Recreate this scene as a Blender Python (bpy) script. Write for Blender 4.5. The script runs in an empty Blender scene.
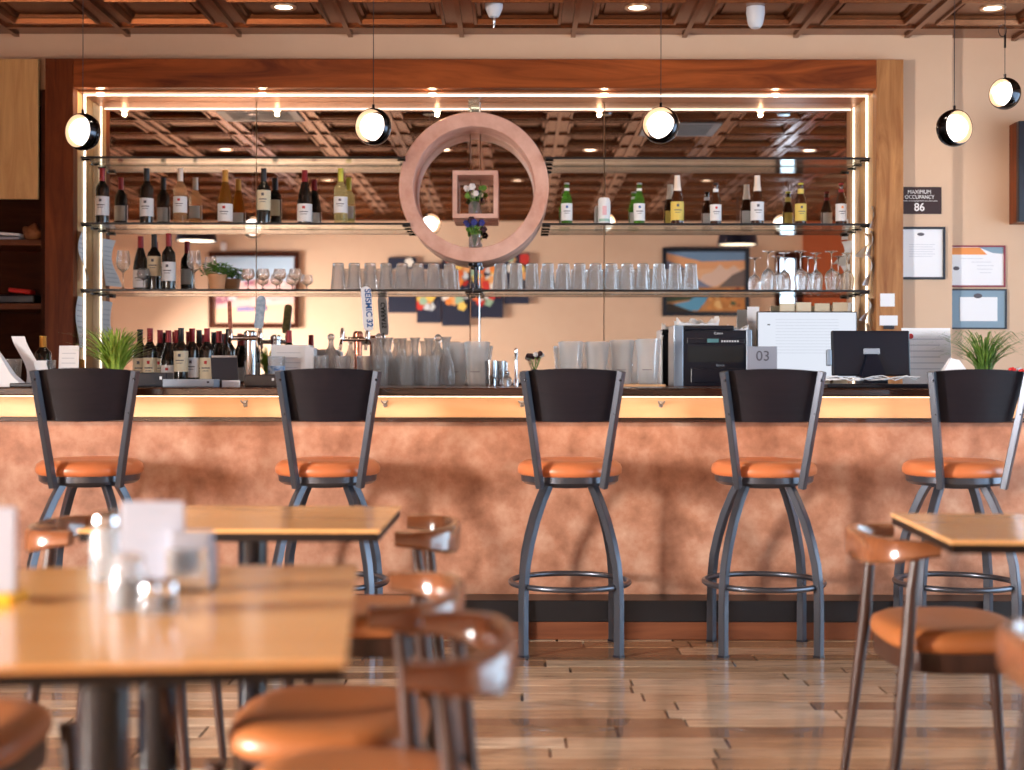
import bpy, bmesh, math, random
from mathutils import Vector, Matrix
R = math.radians
PI = math.pi
random.seed(7)
SC = bpy.context.scene
COL = SC.collection
F = 1422.0            # focal length in pixels at 1024 wide
EYE = 1.10

# ------------------------------------------------------------------ camera, world, exposure
cd = bpy.data.cameras.new('camera')
cam = bpy.data.objects.new('camera', cd)
COL.objects.link(cam)
cam.location = (0, 0, EYE)
cam.rotation_euler = (R(90), R(-0.08), 0)
cd.sensor_width = 36
cd.lens = 36 * F / 1024
cd.shift_x = -5 / 1024
cd.shift_y = -9 / 1024
cd.clip_start = 0.05
cd.dof.use_dof = True
cd.dof.focus_distance = 6.5
cd.dof.aperture_fstop = 1.9
SC.camera = cam

SC.view_settings.view_transform = 'Standard'
SC.view_settings.look = 'None'
SC.view_settings.gamma = 1
SC.view_settings.use_curve_mapping = False
SC.view_settings.exposure = 0.0
SC.cycles.use_denoising = True
SC.cycles.max_bounces = 16
SC.cycles.diffuse_bounces = 4
SC.cycles.glossy_bounces = 6
SC.cycles.transmission_bounces = 12
SC.cycles.transparent_max_bounces = 24
SC.cycles.caustics_reflective = True
SC.cycles.blur_glossy = 1.0
SC.cycles.caustics_refractive = False
SC.cycles.sample_clamp_indirect = 6

W = bpy.data.worlds.new('daylight')
SC.world = W
W.use_nodes = True
W.node_tree.nodes['Background'].inputs[0].default_value = (0.60, 0.80, 1.0, 1)
W.node_tree.nodes['Background'].inputs[1].default_value = 7.5


def area(name, loc, rot, sx, sy, power=0, color=(1, 1, 1), portal=False, spread=None):
    l = bpy.data.lights.new(name, 'AREA')
    l.shape = 'RECTANGLE'
    l.size = sx
    l.size_y = sy
    l.energy = power
    l.color = color
    if spread:
        l.spread = spread
    if portal:
        l.cycles.is_portal = True
    o = bpy.data.objects.new(name, l)
    o.location = loc
    o.rotation_euler = rot
    COL.objects.link(o)
    return o


ROOM_X0, ROOM_X1, ROOM_Y0, ROOM_Y1, CEIL = -5.3, 3.95, -0.40, 7.8, 2.972
LWIN = (0.5, 1.5, 0.75, 1.90)      # y0,y1,z0,z1 of the left window
RWIN = (1.6, 7.2, 0.03, 2.55)      # right window wall
# daylight through the two windows of the room
area('left_window_portal', (ROOM_X0 - .02, (LWIN[0] + LWIN[1]) / 2, (LWIN[2] + LWIN[3]) / 2), (0, R(-90), 0), LWIN[3] - LWIN[2], LWIN[1] - LWIN[0], portal=True)
area('right_window_portal', (ROOM_X1 + .02, (RWIN[0] + RWIN[1]) / 2, (RWIN[2] + RWIN[3]) / 2), (0, R(90), 0), RWIN[3] - RWIN[2], RWIN[1] - RWIN[0], portal=True)
area('left_window_daylight', (ROOM_X0 - .10, (LWIN[0] + LWIN[1]) / 2, (LWIN[2] + LWIN[3]) / 2), (0, R(-70), R(10)), LWIN[3] - LWIN[2], LWIN[1] - LWIN[0], 760, (1.0, .94, .89), spread=R(122))


# ------------------------------------------------------------------ materials
def new_mat(name):
    m = bpy.data.materials.new(name)
    m.use_nodes = True
    nt = m.node_tree
    return m, nt, nt.nodes['Principled BSDF']


def lin(c):
    return tuple((v / 12.92 if v <= .04045 else ((v + .055) / 1.055) ** 2.4) for v in c[:3]) + (1,)


def rgb(r, g, b):
    return lin((r / 255, g / 255, b / 255))


def mat(name, col, rough=.5, metal=0, coat=0, emit=None, es=1, trans=0, spec=None):
    m, nt, b = new_mat(name)
    b.inputs['Base Color'].default_value = col
    b.inputs['Roughness'].default_value = rough
    b.inputs['Metallic'].default_value = metal
    b.inputs['Coat Weight'].default_value = coat
    b.inputs['Coat Roughness'].default_value = .15
    b.inputs['Transmission Weight'].default_value = trans
    if spec is not None:
        b.inputs['Specular IOR Level'].default_value = spec
    if emit:
        b.inputs['Emission Color'].default_value = emit
        b.inputs['Emission Strength'].default_value = es
    return m


def ramp(nt, stops):
    n = nt.nodes.new('ShaderNodeValToRGB')
    e = n.color_ramp.elements
    while len(e) < len(stops):
        e.new(.5)
    for i, (p, c) in enumerate(stops):
        e[i].position = p
        e[i].color = c
    return n


def mottled(name, c1, c2, scale, rough=.6, detail=6, stretch=(1, 1, 1), metal=0, bump=.0, coat=0, dist=0, lo=.35, hi=.65, third=None):
    m, nt, b = new_mat(name)
    tc = nt.nodes.new('ShaderNodeTexCoord')
    mp = nt.nodes.new('ShaderNodeMapping')
    mp.inputs['Scale'].default_value = stretch
    nz = nt.nodes.new('ShaderNodeTexNoise')
    nz.inputs['Scale'].default_value = scale
    nz.inputs['Detail'].default_value = detail
    nz.inputs['Roughness'].default_value = .6
    nz.inputs['Distortion'].default_value = dist
    st = [(lo, c1), (hi, c2)] if third is None else [(lo, c1), ((lo + hi) / 2, third), (hi, c2)]
    rp = ramp(nt, st)
    L = nt.links
    L.new(tc.outputs['Object'], mp.inputs[0])
    L.new(mp.outputs[0], nz.inputs['Vector'])
    L.new(nz.outputs['Fac'], rp.inputs[0])
    L.new(rp.outputs[0], b.inputs['Base Color'])
    b.inputs['Roughness'].default_value = rough
    b.inputs['Metallic'].default_value = metal
    b.inputs['Coat Weight'].default_value = coat
    b.inputs['Coat Roughness'].default_value = .12
    if bump:
        bp = nt.nodes.new('ShaderNodeBump')
        bp.inputs['Strength'].default_value = bump
        bp.inputs['Distance'].default_value = .01
        L.new(nz.outputs['Fac'], bp.inputs['Height'])
        L.new(bp.outputs[0], b.inputs['Normal'])
    return m


def wood(name, c1, c2, axis='x', scale=3, rough=.4, coat=.2, lo=.3, hi=.7, spec=.5):
    s = {'x': (.12, 1, 1), 'y': (1, .12, 1), 'z': (1, 1, .12)}[axis]
    m = mottled(name, c1, c2, scale * 6, rough, 5, s, coat=coat, dist=1.2, lo=lo, hi=hi)
    m.node_tree.nodes['Principled BSDF'].inputs['Specular IOR Level'].default_value = spec
    return m


def thin_glass(name, tint=(1, 1, 1), body=.06, bodycol=(.9, .93, .95), edge=.5, rough=.03):
    """clear glass: see-through straight on, glossy at grazing angles, a little body"""
    m, nt, b = new_mat(name)
    L = nt.links
    nt.nodes.remove(b)
    out = nt.nodes['Material Output']
    tr = nt.nodes.new('ShaderNodeBsdfTransparent')
    tr.inputs[0].default_value = tint + (1,)
    gl = nt.nodes.new('ShaderNodeBsdfGlossy')
    gl.inputs['Roughness'].default_value = rough
    df = nt.nodes.new('ShaderNodeBsdfDiffuse')
    df.inputs[0].default_value = bodycol + (1,)
    tl = nt.nodes.new('ShaderNodeBsdfTranslucent')
    tl.inputs[0].default_value = bodycol + (1,)
    m0 = nt.nodes.new('ShaderNodeMixShader')
    m0.inputs[0].default_value = .5
    L.new(df.outputs[0], m0.inputs[1])
    L.new(tl.outputs[0], m0.inputs[2])
    lw = nt.nodes.new('ShaderNodeLayerWeight')
    lw.inputs[0].default_value = .35
    mt = nt.nodes.new('ShaderNodeMath')
    mt.operation = 'MULTIPLY'
    mt.inputs[1].default_value = edge
    L.new(lw.outputs['Fresnel'], mt.inputs[0])
    m1 = nt.nodes.new('ShaderNodeMixShader')
    m1.inputs[0].default_value = body
    L.new(tr.outputs[0], m1.inputs[1])
    L.new(m0.outputs[0], m1.inputs[2])
    m2 = nt.nodes.new('ShaderNodeMixShader')
    L.new(mt.outputs[0], m2.inputs[0])
    L.new(m1.outputs[0], m2.inputs[1])
    L.new(gl.outputs[0], m2.inputs[2])
    L.new(m2.outputs[0], out.inputs[0])
    return m


def real_glass(name, tint, body, ior=1.45, bodycol=(.98, .99, 1)):
    m, nt, b = new_mat(name)
    L = nt.links
    nt.nodes.remove(b)
    out = nt.nodes['Material Output']
    g = nt.nodes.new('ShaderNodeBsdfGlass')
    g.inputs['Color'].default_value = tint + (1,)
    g.inputs['Roughness'].default_value = .02
    g.inputs['IOR'].default_value = ior
    t = nt.nodes.new('ShaderNodeBsdfTransparent')
    df = nt.nodes.new('ShaderNodeBsdfTranslucent')
    df.inputs[0].default_value = bodycol + (1,)
    d2 = nt.nodes.new('ShaderNodeBsdfDiffuse')
    d2.inputs[0].default_value = bodycol + (1,)
    a = nt.nodes.new('ShaderNodeMixShader')
    a.inputs[0].default_value = .30
    L.new(g.outputs[0], a.inputs[1])
    L.new(t.outputs[0], a.inputs[2])
    c = nt.nodes.new('ShaderNodeMixShader')
    c.inputs[0].default_value = .5
    L.new(df.outputs[0], c.inputs[1])
    L.new(d2.outputs[0], c.inputs[2])
    e = nt.nodes.new('ShaderNodeMixShader')
    e.inputs[0].default_value = body
    L.new(a.outputs[0], e.inputs[1])
    L.new(c.outputs[0], e.inputs[2])
    L.new(e.outputs[0], out.inputs[0])
    return m


def attr_mat(name, rough=.35, coat=0, spec=.5, noise=True):
    m, nt, b = new_mat(name)
    a = nt.nodes.new('ShaderNodeVertexColor')
    a.layer_name = 'Col'
    L = nt.links
    if noise:
        tc = nt.nodes.new('ShaderNodeTexCoord')
        mp = nt.nodes.new('ShaderNodeMapping')
        mp.inputs['Scale'].default_value = (.9, 20, 9)
        nz = nt.nodes.new('ShaderNodeTexNoise')
        nz.inputs['Scale'].default_value = 5
        nz.inputs['Detail'].default_value = 5
        rp = ramp(nt, [(.32, (.42, .38, .36, 1)), (.45, (.88, .86, .84, 1)), (.70, (1.2, 1.2, 1.2, 1))])
        mx = nt.nodes.new('ShaderNodeMix')
        mx.data_type = 'RGBA'
        mx.blend_type = 'MULTIPLY'
        mx.inputs[0].default_value = 1
        L.new(tc.outputs['Object'], mp.inputs[0])
        L.new(mp.outputs[0], nz.inputs['Vector'])
        L.new(nz.outputs['Fac'], rp.inputs[0])
        L.new(a.outputs[0], mx.inputs[6])
        L.new(rp.outputs[0], mx.inputs[7])
        L.new(mx.outputs[2], b.inputs['Base Color'])
    else:
        L.new(a.outputs[0], b.inputs['Base Color'])
    b.inputs['Roughness'].default_value = rough
    b.inputs['Coat Weight'].default_value = coat
    b.inputs['Specular IOR Level'].default_value = spec
    return m


MT = {}
MT['wall'] = mottled('peach_wall_paint', rgb(212, 178, 150), rgb(218, 186, 158), 2.0, .7, lo=.3, hi=.7)
MT['terracotta'] = mat('terracotta_wall_paint', rgb(176, 92, 52), .7)
MT['ceiling'] = mottled('copper_tin_paint', rgb(122, 76, 48), rgb(138, 90, 60), 3, .24, metal=.8)
MT['floor'] = attr_mat('wood_look_floor_tile', .22, .5)
MT['bar_panel'] = mottled('copper_suede_plaster', rgb(138, 88, 62), rgb(202, 160, 134), 8, .55, detail=12, bump=.12, lo=.27, hi=.72, third=rgb(178, 124, 96))
MT['bar_band'] = wood('pale_maple_wood', rgb(226, 176, 128), rgb(238, 196, 150), 'x', 1.2, .4)
MT['bar_top'] = wood('dark_stained_bar_top', rgb(44, 24, 18), rgb(66, 36, 24), 'x', 2, .25, .5)
MT['black_metal'] = mat('black_painted_metal', rgb(22, 22, 26), .35)
MT['brown_base'] = wood('brown_base_wood', rgb(90, 50, 32), rgb(126, 74, 48), 'x', 2, .5, 0, spec=.2)
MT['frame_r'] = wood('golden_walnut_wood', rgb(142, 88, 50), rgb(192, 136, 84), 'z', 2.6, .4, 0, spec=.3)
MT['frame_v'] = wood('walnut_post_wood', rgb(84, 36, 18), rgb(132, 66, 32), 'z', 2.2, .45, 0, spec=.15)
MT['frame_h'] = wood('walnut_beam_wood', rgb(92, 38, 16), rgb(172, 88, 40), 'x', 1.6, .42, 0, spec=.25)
MT['oak'] = wood('light_oak_veneer', rgb(192, 142, 86), rgb(220, 174, 116), 'z', 2.5, .45, .1)
MT['cab_dark'] = wood('dark_cabinet_wood', rgb(50, 22, 14), rgb(76, 38, 22), 'x', 2, .55, 0, spec=.1)
MT['soffit'] = mat('brushed_copper', rgb(176, 116, 74), .34, .85)
MT['mirror'] = mat('mirror_silver', rgb(230, 228, 226), .0, 1)
MT['ring'] = mottled('rose_copper_plaster', rgb(208, 152, 132), rgb(232, 186, 168), 7, .55, detail=8)
MT['led'] = mat('led_strip_glow', (1, 1, 1, 1), .5, emit=(1, .88, .70, 1), es=3)
MT['led_warm'] = mat('warm_led_glow', (1, 1, 1, 1), .5, emit=(1, .66, .42, 1), es=3)
MT['bulb'] = mat('opal_globe_glow', (1, 1, 1, 1), .5, emit=(1, .97, .95, 1), es=3.2)
MT['downlight'] = mat('downlight_glow', (1, 1, 1, 1), .5, emit=(1, .80, .58, 1), es=9)
MT['puck'] = mat('puck_lamp_glow', (1, 1, 1, 1), .5, emit=(1, .74, .42, 1), es=5)
MT['drum_glow'] = mat('drum_diffuser_glow', (1, 1, 1, 1), .5, emit=(1, .80, .50, 1), es=2.2)
MT['chrome'] = mat('polished_chrome', rgb(215, 218, 222), .12, 1)
MT['dark_chrome'] = mat('dark_chrome', rgb(60, 62, 68), .15, 1)
MT['gold_in'] = mat('copper_shade_lining', rgb(236, 200, 164), .3, .6)
MT['steel'] = mat('brushed_steel', rgb(170, 172, 175), .3, 1)
MT['shelf_glass'] = thin_glass('shelf_glass', (.90, .95, .92), .10, (.85, .82, .76), .75)
MT['window_glass'] = thin_glass('window_glass', (1, 1, 1), .0, (1, 1, 1), .25)
MT['clear'] = real_glass('clear_drinking_glass', (.98, .99, 1), .16)
MT['clear_thin'] = thin_glass('clear_drinking_glass', (1, 1, 1), .36, (.98, .99, 1), .40)
MT['frosted'] = thin_glass('frosted_plastic', (1, 1, 1), .27, (.98, .99, 1), .40, .08)
MT['wineglass'] = real_glass('wine_glass_crystal', (1, 1, 1), .05)
MT['wineglass_thin'] = thin_glass('wine_glass_crystal', (1, 1, 1), .16, (1, .99, .97), .5)
MT['stool_metal'] = mat('stool_black_metal', rgb(84, 88, 98), .30, .75, coat=.3)
MT['stool_wood'] = wood('stool_dark_wood', rgb(22, 19, 26), rgb(34, 28, 34), 'x', 2, .40, 0)
MT['stool_wood'].node_tree.nodes['Principled BSDF'].inputs['Specular IOR Level'].default_value = .25
MT['vinyl'] = mat('orange_brown_vinyl', rgb(202, 114, 68), .35, coat=.15)
MT['seat_vinyl'] = mat('tan_seat_vinyl', rgb(158, 92, 48), .42, coat=.1)
MT['chair_wood'] = wood('chair_walnut_wood', rgb(96, 54, 32), rgb(136, 82, 50), 'x', 2, .22, .8)
MT['chair_leg'] = wood('chair_leg_wood', rgb(44, 26, 20), rgb(66, 40, 30), 'z', 2, .35, 0, spec=.4)
MT['table_wood'] = wood('honey_maple_table_wood', rgb(230, 164, 98), rgb(244, 188, 124), 'x', 1.6, .2, .4)
MT['table_edge'] = mat('dark_table_edge', rgb(26, 15, 10), .5, spec=.2)
MT['table_leg'] = mat('black_table_column', rgb(10, 14, 24), .16, 0)
MT['bottle_dark'] = mat('dark_wine_glass', rgb(22, 20, 18), .06, 0, coat=.3)
MT['bottle_amber'] = thin_glass('amber_wine_glass', (.62, .34, .10), .30, (.55, .28, .06), .35)
MT['bottle_rose'] = thin_glass('rose_wine_glass', (1, .86, .68), .28, (1, .66, .38), .35)
MT['bottle_white'] = thin_glass('white_wine_glass', (1, .97, .78), .26, (.95, .88, .45), .35)
MT['beer_green'] = thin_glass('green_beer_glass', (.42, .72, .20), .30, (.20, .48, .08), .35)
MT['beer_brown'] = mat('brown_beer_glass', rgb(64, 30, 14), .06, 0, coat=.3)
MT['label'] = mat('white_label_paper', rgb(232, 230, 232), .6)
MT['label_cream'] = mat('cream_label_paper', rgb(226, 212, 182), .6)
MT['label_yellow'] = mat('yellow_label_paper', rgb(224, 196, 96), .6)
MT['pale_line'] = mat('pale_print_line', rgb(206, 208, 216), .6)
MT['ink'] = mat('grey_label_ink', rgb(92, 88, 96), .7)
MT['ink_black'] = mat('black_ink', rgb(24, 24, 26), .7)
MT['ink_blue'] = mat('blue_ink', rgb(36, 92, 158), .6)
MT['ink_red'] = mat('red_ink', rgb(190, 50, 50), .7)
MT['cap_red'] = mat('red_capsule_foil', rgb(140, 26, 34), .35, .3)
MT['cap_black'] = mat('black_capsule_foil', rgb(26, 24, 28), .35, .3)
MT['cap_gold'] = mat('gold_capsule_foil', rgb(206, 150, 70), .35, .6)
MT['cap_yellow'] = mat('yellow_green_capsule_foil', rgb(196, 190, 66), .4, .3)
MT['cap_white'] = mat('white_capsule_foil', rgb(232, 214, 200), .4, .2)
MT['paper'] = mat('white_paper', rgb(238, 238, 242), .6)
MT['paper_grey'] = mat('pale_grey_paper', rgb(160, 163, 176), .6)
MT['paper_cream'] = mat('cream_card', rgb(230, 214, 186), .6)
MT['kraft'] = mat('mustard_card', rgb(178, 132, 58), .6)
MT['yellow'] = mat('yellow_plastic', rgb(236, 176, 28), .4)
MT['black_plastic'] = mat('black_plastic', rgb(14, 20, 34), .28)
MT['grey_plastic'] = mat('grey_blue_plastic', rgb(150, 160, 174), .35)
MT['silver_plastic'] = mat('silver_plastic', rgb(150, 166, 184), .3, .3)
MT['white_plastic'] = mat('white_plastic', rgb(228, 230, 234), .4)
MT['sign_brown'] = mat('dark_brown_sign', rgb(50, 22, 20), .5)
MT['sign_text'] = mat('white_sign_lettering', rgb(238, 234, 232), .5)
MT['orange_print'] = mat('orange_print', rgb(238, 150, 78), .6)
MT['blue_mat'] = mat('blue_grey_mat_board', rgb(134, 158, 176), .6)
MT['red_frame'] = mat('dark_red_frame', rgb(140, 44, 62), .4)
MT['black_frame'] = mat('black_picture_frame', rgb(20, 26, 38), .35)
MT['screen'] = mat('lit_screen', rgb(20, 20, 20), .3, emit=rgb(232, 238, 250), es=.95)
MT['screen_line'] = mat('screen_text_line', rgb(20, 20, 20), .3, emit=rgb(214, 220, 234), es=.9)
MT['screen_dark'] = mat('screen_dark_icons', rgb(30, 32, 42), .4)
MT['lcd'] = mat('small_lcd', rgb(90, 140, 146), .3)
MT['leaf'] = mottled('green_leaf', rgb(62, 112, 36), rgb(120, 168, 60), 30, .45, lo=.3, hi=.7)
MT['leaf_lime'] = mottled('lime_green_leaf', rgb(110, 152, 44), rgb(186, 204, 92), 30, .45, lo=.3, hi=.7)
MT['grass'] = mottled('grass_blade', rgb(56, 100, 34), rgb(128, 160, 70), 22, .45, lo=.3, hi=.7)
MT['terra'] = mat('terracotta_pot', rgb(218, 158, 112), .6)
MT['pot_white'] = mat('white_ceramic_pot', rgb(228, 222, 214), .5)
MT['blue_fl'] = mat('blue_petals', rgb(46, 54, 134), .6)
MT['dark_fl'] = mat('dark_red_petals', rgb(52, 14, 26), .6)
MT['white_fl'] = mat('white_petals', rgb(238, 232, 232), .6)
MT['red_fl'] = mat('red_petals', rgb(212, 44, 40), .5)
MT['tap_blue'] = mottled('pale_blue_enamel', rgb(136, 160, 184), rgb(184, 202, 218), 40, .35)
MT['tap_red'] = mottled('red_brown_tap_enamel', rgb(128, 40, 24), rgb(200, 110, 80), 60, .35)
MT['tap_gold'] = mottled('olive_gold_enamel', rgb(118, 112, 62), rgb(170, 152, 84), 40, .35)
MT['copper_pipe'] = mat('copper_column', rgb(186, 120, 96), .2, .9)
MT['bag'] = mottled('tan_fabric', rgb(120, 70, 44), rgb(176, 124, 88), 14, .8)
MT['blue_liquid'] = mottled('blue_white_print', rgb(40, 110, 180), rgb(220, 232, 240), 60, .4)
MT['camera_white'] = mat('white_camera_housing', rgb(206, 208, 216), .4)
MT['vent'] = mat('grey_vent_panel', rgb(120, 128, 138), .4, .3)
MT['art'] = attr_mat('painted_canvas', .5, noise=False)


# ------------------------------------------------------------------ mesh helpers
def NB():
    return bmesh.new()


def add_box(bm, x0, x1, y0, y1, z0, z1, bev=0, M=None, seg=2):
    vs = [bm.verts.new(Vector(p)) for p in ((x0, y0, z0), (x1, y0, z0), (x1, y1, z0), (x0, y1, z0), (x0, y0, z1), (x1, y0, z1), (x1, y1, z1), (x0, y1, z1))]
    fs = [bm.faces.new([vs[i] for i in q]) for q in ((3, 2, 1, 0), (4, 5, 6, 7), (0, 1, 5, 4), (1, 2, 6, 5), (2, 3, 7, 6), (3, 0, 4, 7))]
    if M is not None:
        for v in vs:
            v.co = M @ v.co
    if bev:
        es = list({e for f in fs for e in f.edges})
        bmesh.ops.bevel(bm, geom=es, offset=bev, segments=seg, affect='EDGES', profile=.5, clamp_overlap=True)
    return bm


def add_lathe(bm, prof, seg=24, c=(0, 0, 0), M=None, a0=0, a1=2 * PI):
    """prof: list of (r, z)."""
    full = abs(a1 - a0 - 2 * PI) < 1e-6
    n = seg if full else seg + 1
    rings = []
    for r, z in prof:
        if r < 1e-6:
            rings.append([bm.verts.new((c[0], c[1], c[2] + z))])
        else:
            rings.append([bm.verts.new((c[0] + r * math.cos(a0 + (a1 - a0) * i / seg), c[1] + r * math.sin(a0 + (a1 - a0) * i / seg), c[2] + z)) for i in range(n)])
    for A, B in zip(rings, rings[1:]):
        for i in range(seg):
            j = (i + 1) % n
            if len(A) == 1 and len(B) == 1:
                continue
            if len(A) == 1:
                bm.faces.new((A[0], B[j], B[i]))
            elif len(B) == 1:
                bm.faces.new((A[i], A[j], B[0]))
            else:
                bm.faces.new((A[i], A[j], B[j], B[i]))
    if M is not None:
        for rg in rings:
            for v in rg:
                v.co = M @ v.co
    return bm


def add_sweep(bm, pts, sec, closed=False, up=Vector((0, 0, 1)), caps=True):
    """sweep a section (list of (u,v) or a function i->list) along pts; u = sideways, v = up-ish."""
    pts = [Vector(p) for p in pts]
    n = len(pts)
    rings = []
    for i, p in enumerate(pts):
        if closed:
            t = pts[(i + 1) % n] - pts[i - 1]
        else:
            t = pts[min(i + 1, n - 1)] - pts[max(i - 1, 0)]
        t.normalize()
        s = t.cross(up)
        if s.length < 1e-4:
            s = Vector((1, 0, 0))
        s.normalize()
        w = s.cross(t).normalized()
        se = sec(i) if callable(sec) else sec
        rings.append([bm.verts.new(p + s * u + w * v) for u, v in se])
    m = len(rings[0])
    rng = range(n) if closed else range(n - 1)
    for i in rng:
        A, B = rings[i], rings[(i + 1) % n]
        for k in range(m):
            bm.faces.new((A[k], A[(k + 1) % m], B[(k + 1) % m], B[k]))
    if caps and not closed:
        bm.faces.new(list(reversed(rings[0])))
        bm.faces.new(rings[-1])
    return bm


def circ(r, n=10, ry=None):
    ry = r if ry is None else ry
    return [(r * math.cos(2 * PI * k / n), ry * math.sin(2 * PI * k / n)) for k in range(n)]


def rect(w, h, b=0):
    w, h = w / 2, h / 2
    if not b:
        return [(-w, -h), (w, -h), (w, h), (-w, h)]
    return [(-w + b, -h), (w - b, -h), (w, -h + b), (w, h - b), (w - b, h), (-w + b, h), (-w, h - b), (-w, -h + b)]


def add_tube(bm, pts, r, n=10, **k):
    if callable(r):
        return add_sweep(bm, pts, lambda i: circ(r(i), n), **k)
    return add_sweep(bm, pts, circ(r, n), **k)


def add_ball(bm, c, r, n=12, sx=1, sy=1, sz=1):
    prof = [(r * math.sin(PI * k / n) if 0 < k < n else 0, -r * math.cos(PI * k / n)) for k in range(n + 1)]
    M = Matrix.Translation(c) @ Matrix.Diagonal((sx, sy, sz, 1))
    return add_lathe(bm, prof, n + 4, M=M)


def obj(name, bm, m, parent=None, smooth=False, loc=None, angle=35):
    bmesh.ops.recalc_face_normals(bm, faces=bm.faces)
    me = bpy.data.meshes.new(name)
    bm.to_mesh(me)
    bm.free()
    me.materials.append(MT[m] if isinstance(m, str) else m)
    o = bpy.data.objects.new(name, me)
    COL.objects.link(o)
    if parent:
        o.parent = parent
    if loc:
        o.location = loc
    if smooth:
        for p in me.polygons:
            p.use_smooth = True
        if smooth != 'all':
            me.set_sharp_from_angle(angle=R(angle))
    return o


def thing(name, label, cat, loc=(0, 0, 0), rz=0, group=None):
    o = bpy.data.objects.new(name, None)
    COL.objects.link(o)
    o.empty_display_size = .05
    o.location = loc
    o.rotation_euler = (0, 0, rz)
    return tag(o, label, cat, group)


def tag(o, label, cat, group=None):
    o['label'] = label
    o['category'] = cat
    if group:
        o['group'] = group
    return o


def struct(name, bm, m, parent=None, smooth=False):
    o = obj(name, bm, m, parent, smooth)
    if not parent:
        o['kind'] = 'structure'
    return o


def dup(root, loc, rz=None, label=None, group=None):
    r = root.copy()
    COL.objects.link(r)
    r.location = loc
    if rz is not None:
        r.rotation_euler = (0, 0, rz)
    if label:
        r['label'] = label
    if group:
        r['group'] = group
    for ch in list(root.children):
        c = ch.copy()
        COL.objects.link(c)
        c.parent = r
        for g in list(ch.children):
            d = g.copy()
            COL.objects.link(d)
            d.parent = c
    return r


class Proto:
    """first placement builds the thing, later ones copy it"""
    def __init__(self, build):
        self.build, self.root = build, None

    def place(self, loc, label, group=None, rz=0):
        if self.root is None:
            self.root = self.build(label, group)
            self.root.location = loc
            self.root.rotation_euler = (0, 0, rz)
            return self.root
        return dup(self.root, loc, rz, label, group)


def X(px, Y):
    return (px - 517) * Y / F


def Z(py, Y):
    return EYE + (376 - py) * Y / F


def text(name, s, size, m, parent, loc, rot=(R(90), 0, 0), offset=0, align='CENTER', sx=1):
    c = bpy.data.curves.new(name, 'FONT')
    c.body = s
    c.size = size
    c.align_x = align
    c.align_y = 'CENTER'
    c.extrude = .0006
    c.offset = offset
    c.materials.append(MT[m])
    tmp = bpy.data.objects.new(name, c)
    COL.objects.link(tmp)
    bpy.context.view_layer.update()
    me = bpy.data.meshes.new_from_object(tmp.evaluated_get(bpy.context.evaluated_depsgraph_get()))
    bpy.data.objects.remove(tmp)
    bpy.data.curves.remove(c)
    me.name = name
    if not me.materials:
        me.materials.append(MT[m])
    o = bpy.data.objects.new(name, me)
    COL.objects.link(o)
    o.parent = parent
    o.location = loc
    o.rotation_euler = rot
    o.scale = (sx, 1, 1)
    return o


def patch(r, a0, a1, z0, z1, th=.0006, n=10):
    """a curved label patch facing -y (angles measured from -y, in degrees)"""
    bm = NB()
    add_lathe(bm, [(r, z0), (r + th, z0), (r + th, z1), (r, z1), (r, z0)], n, a0=R(a0 - 90), a1=R(a1 - 90))
    return bm


# ------------------------------------------------------------------ room shell
YM = 8.07       # mirror plane
YF = 7.72       # front of the wooden surround

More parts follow.
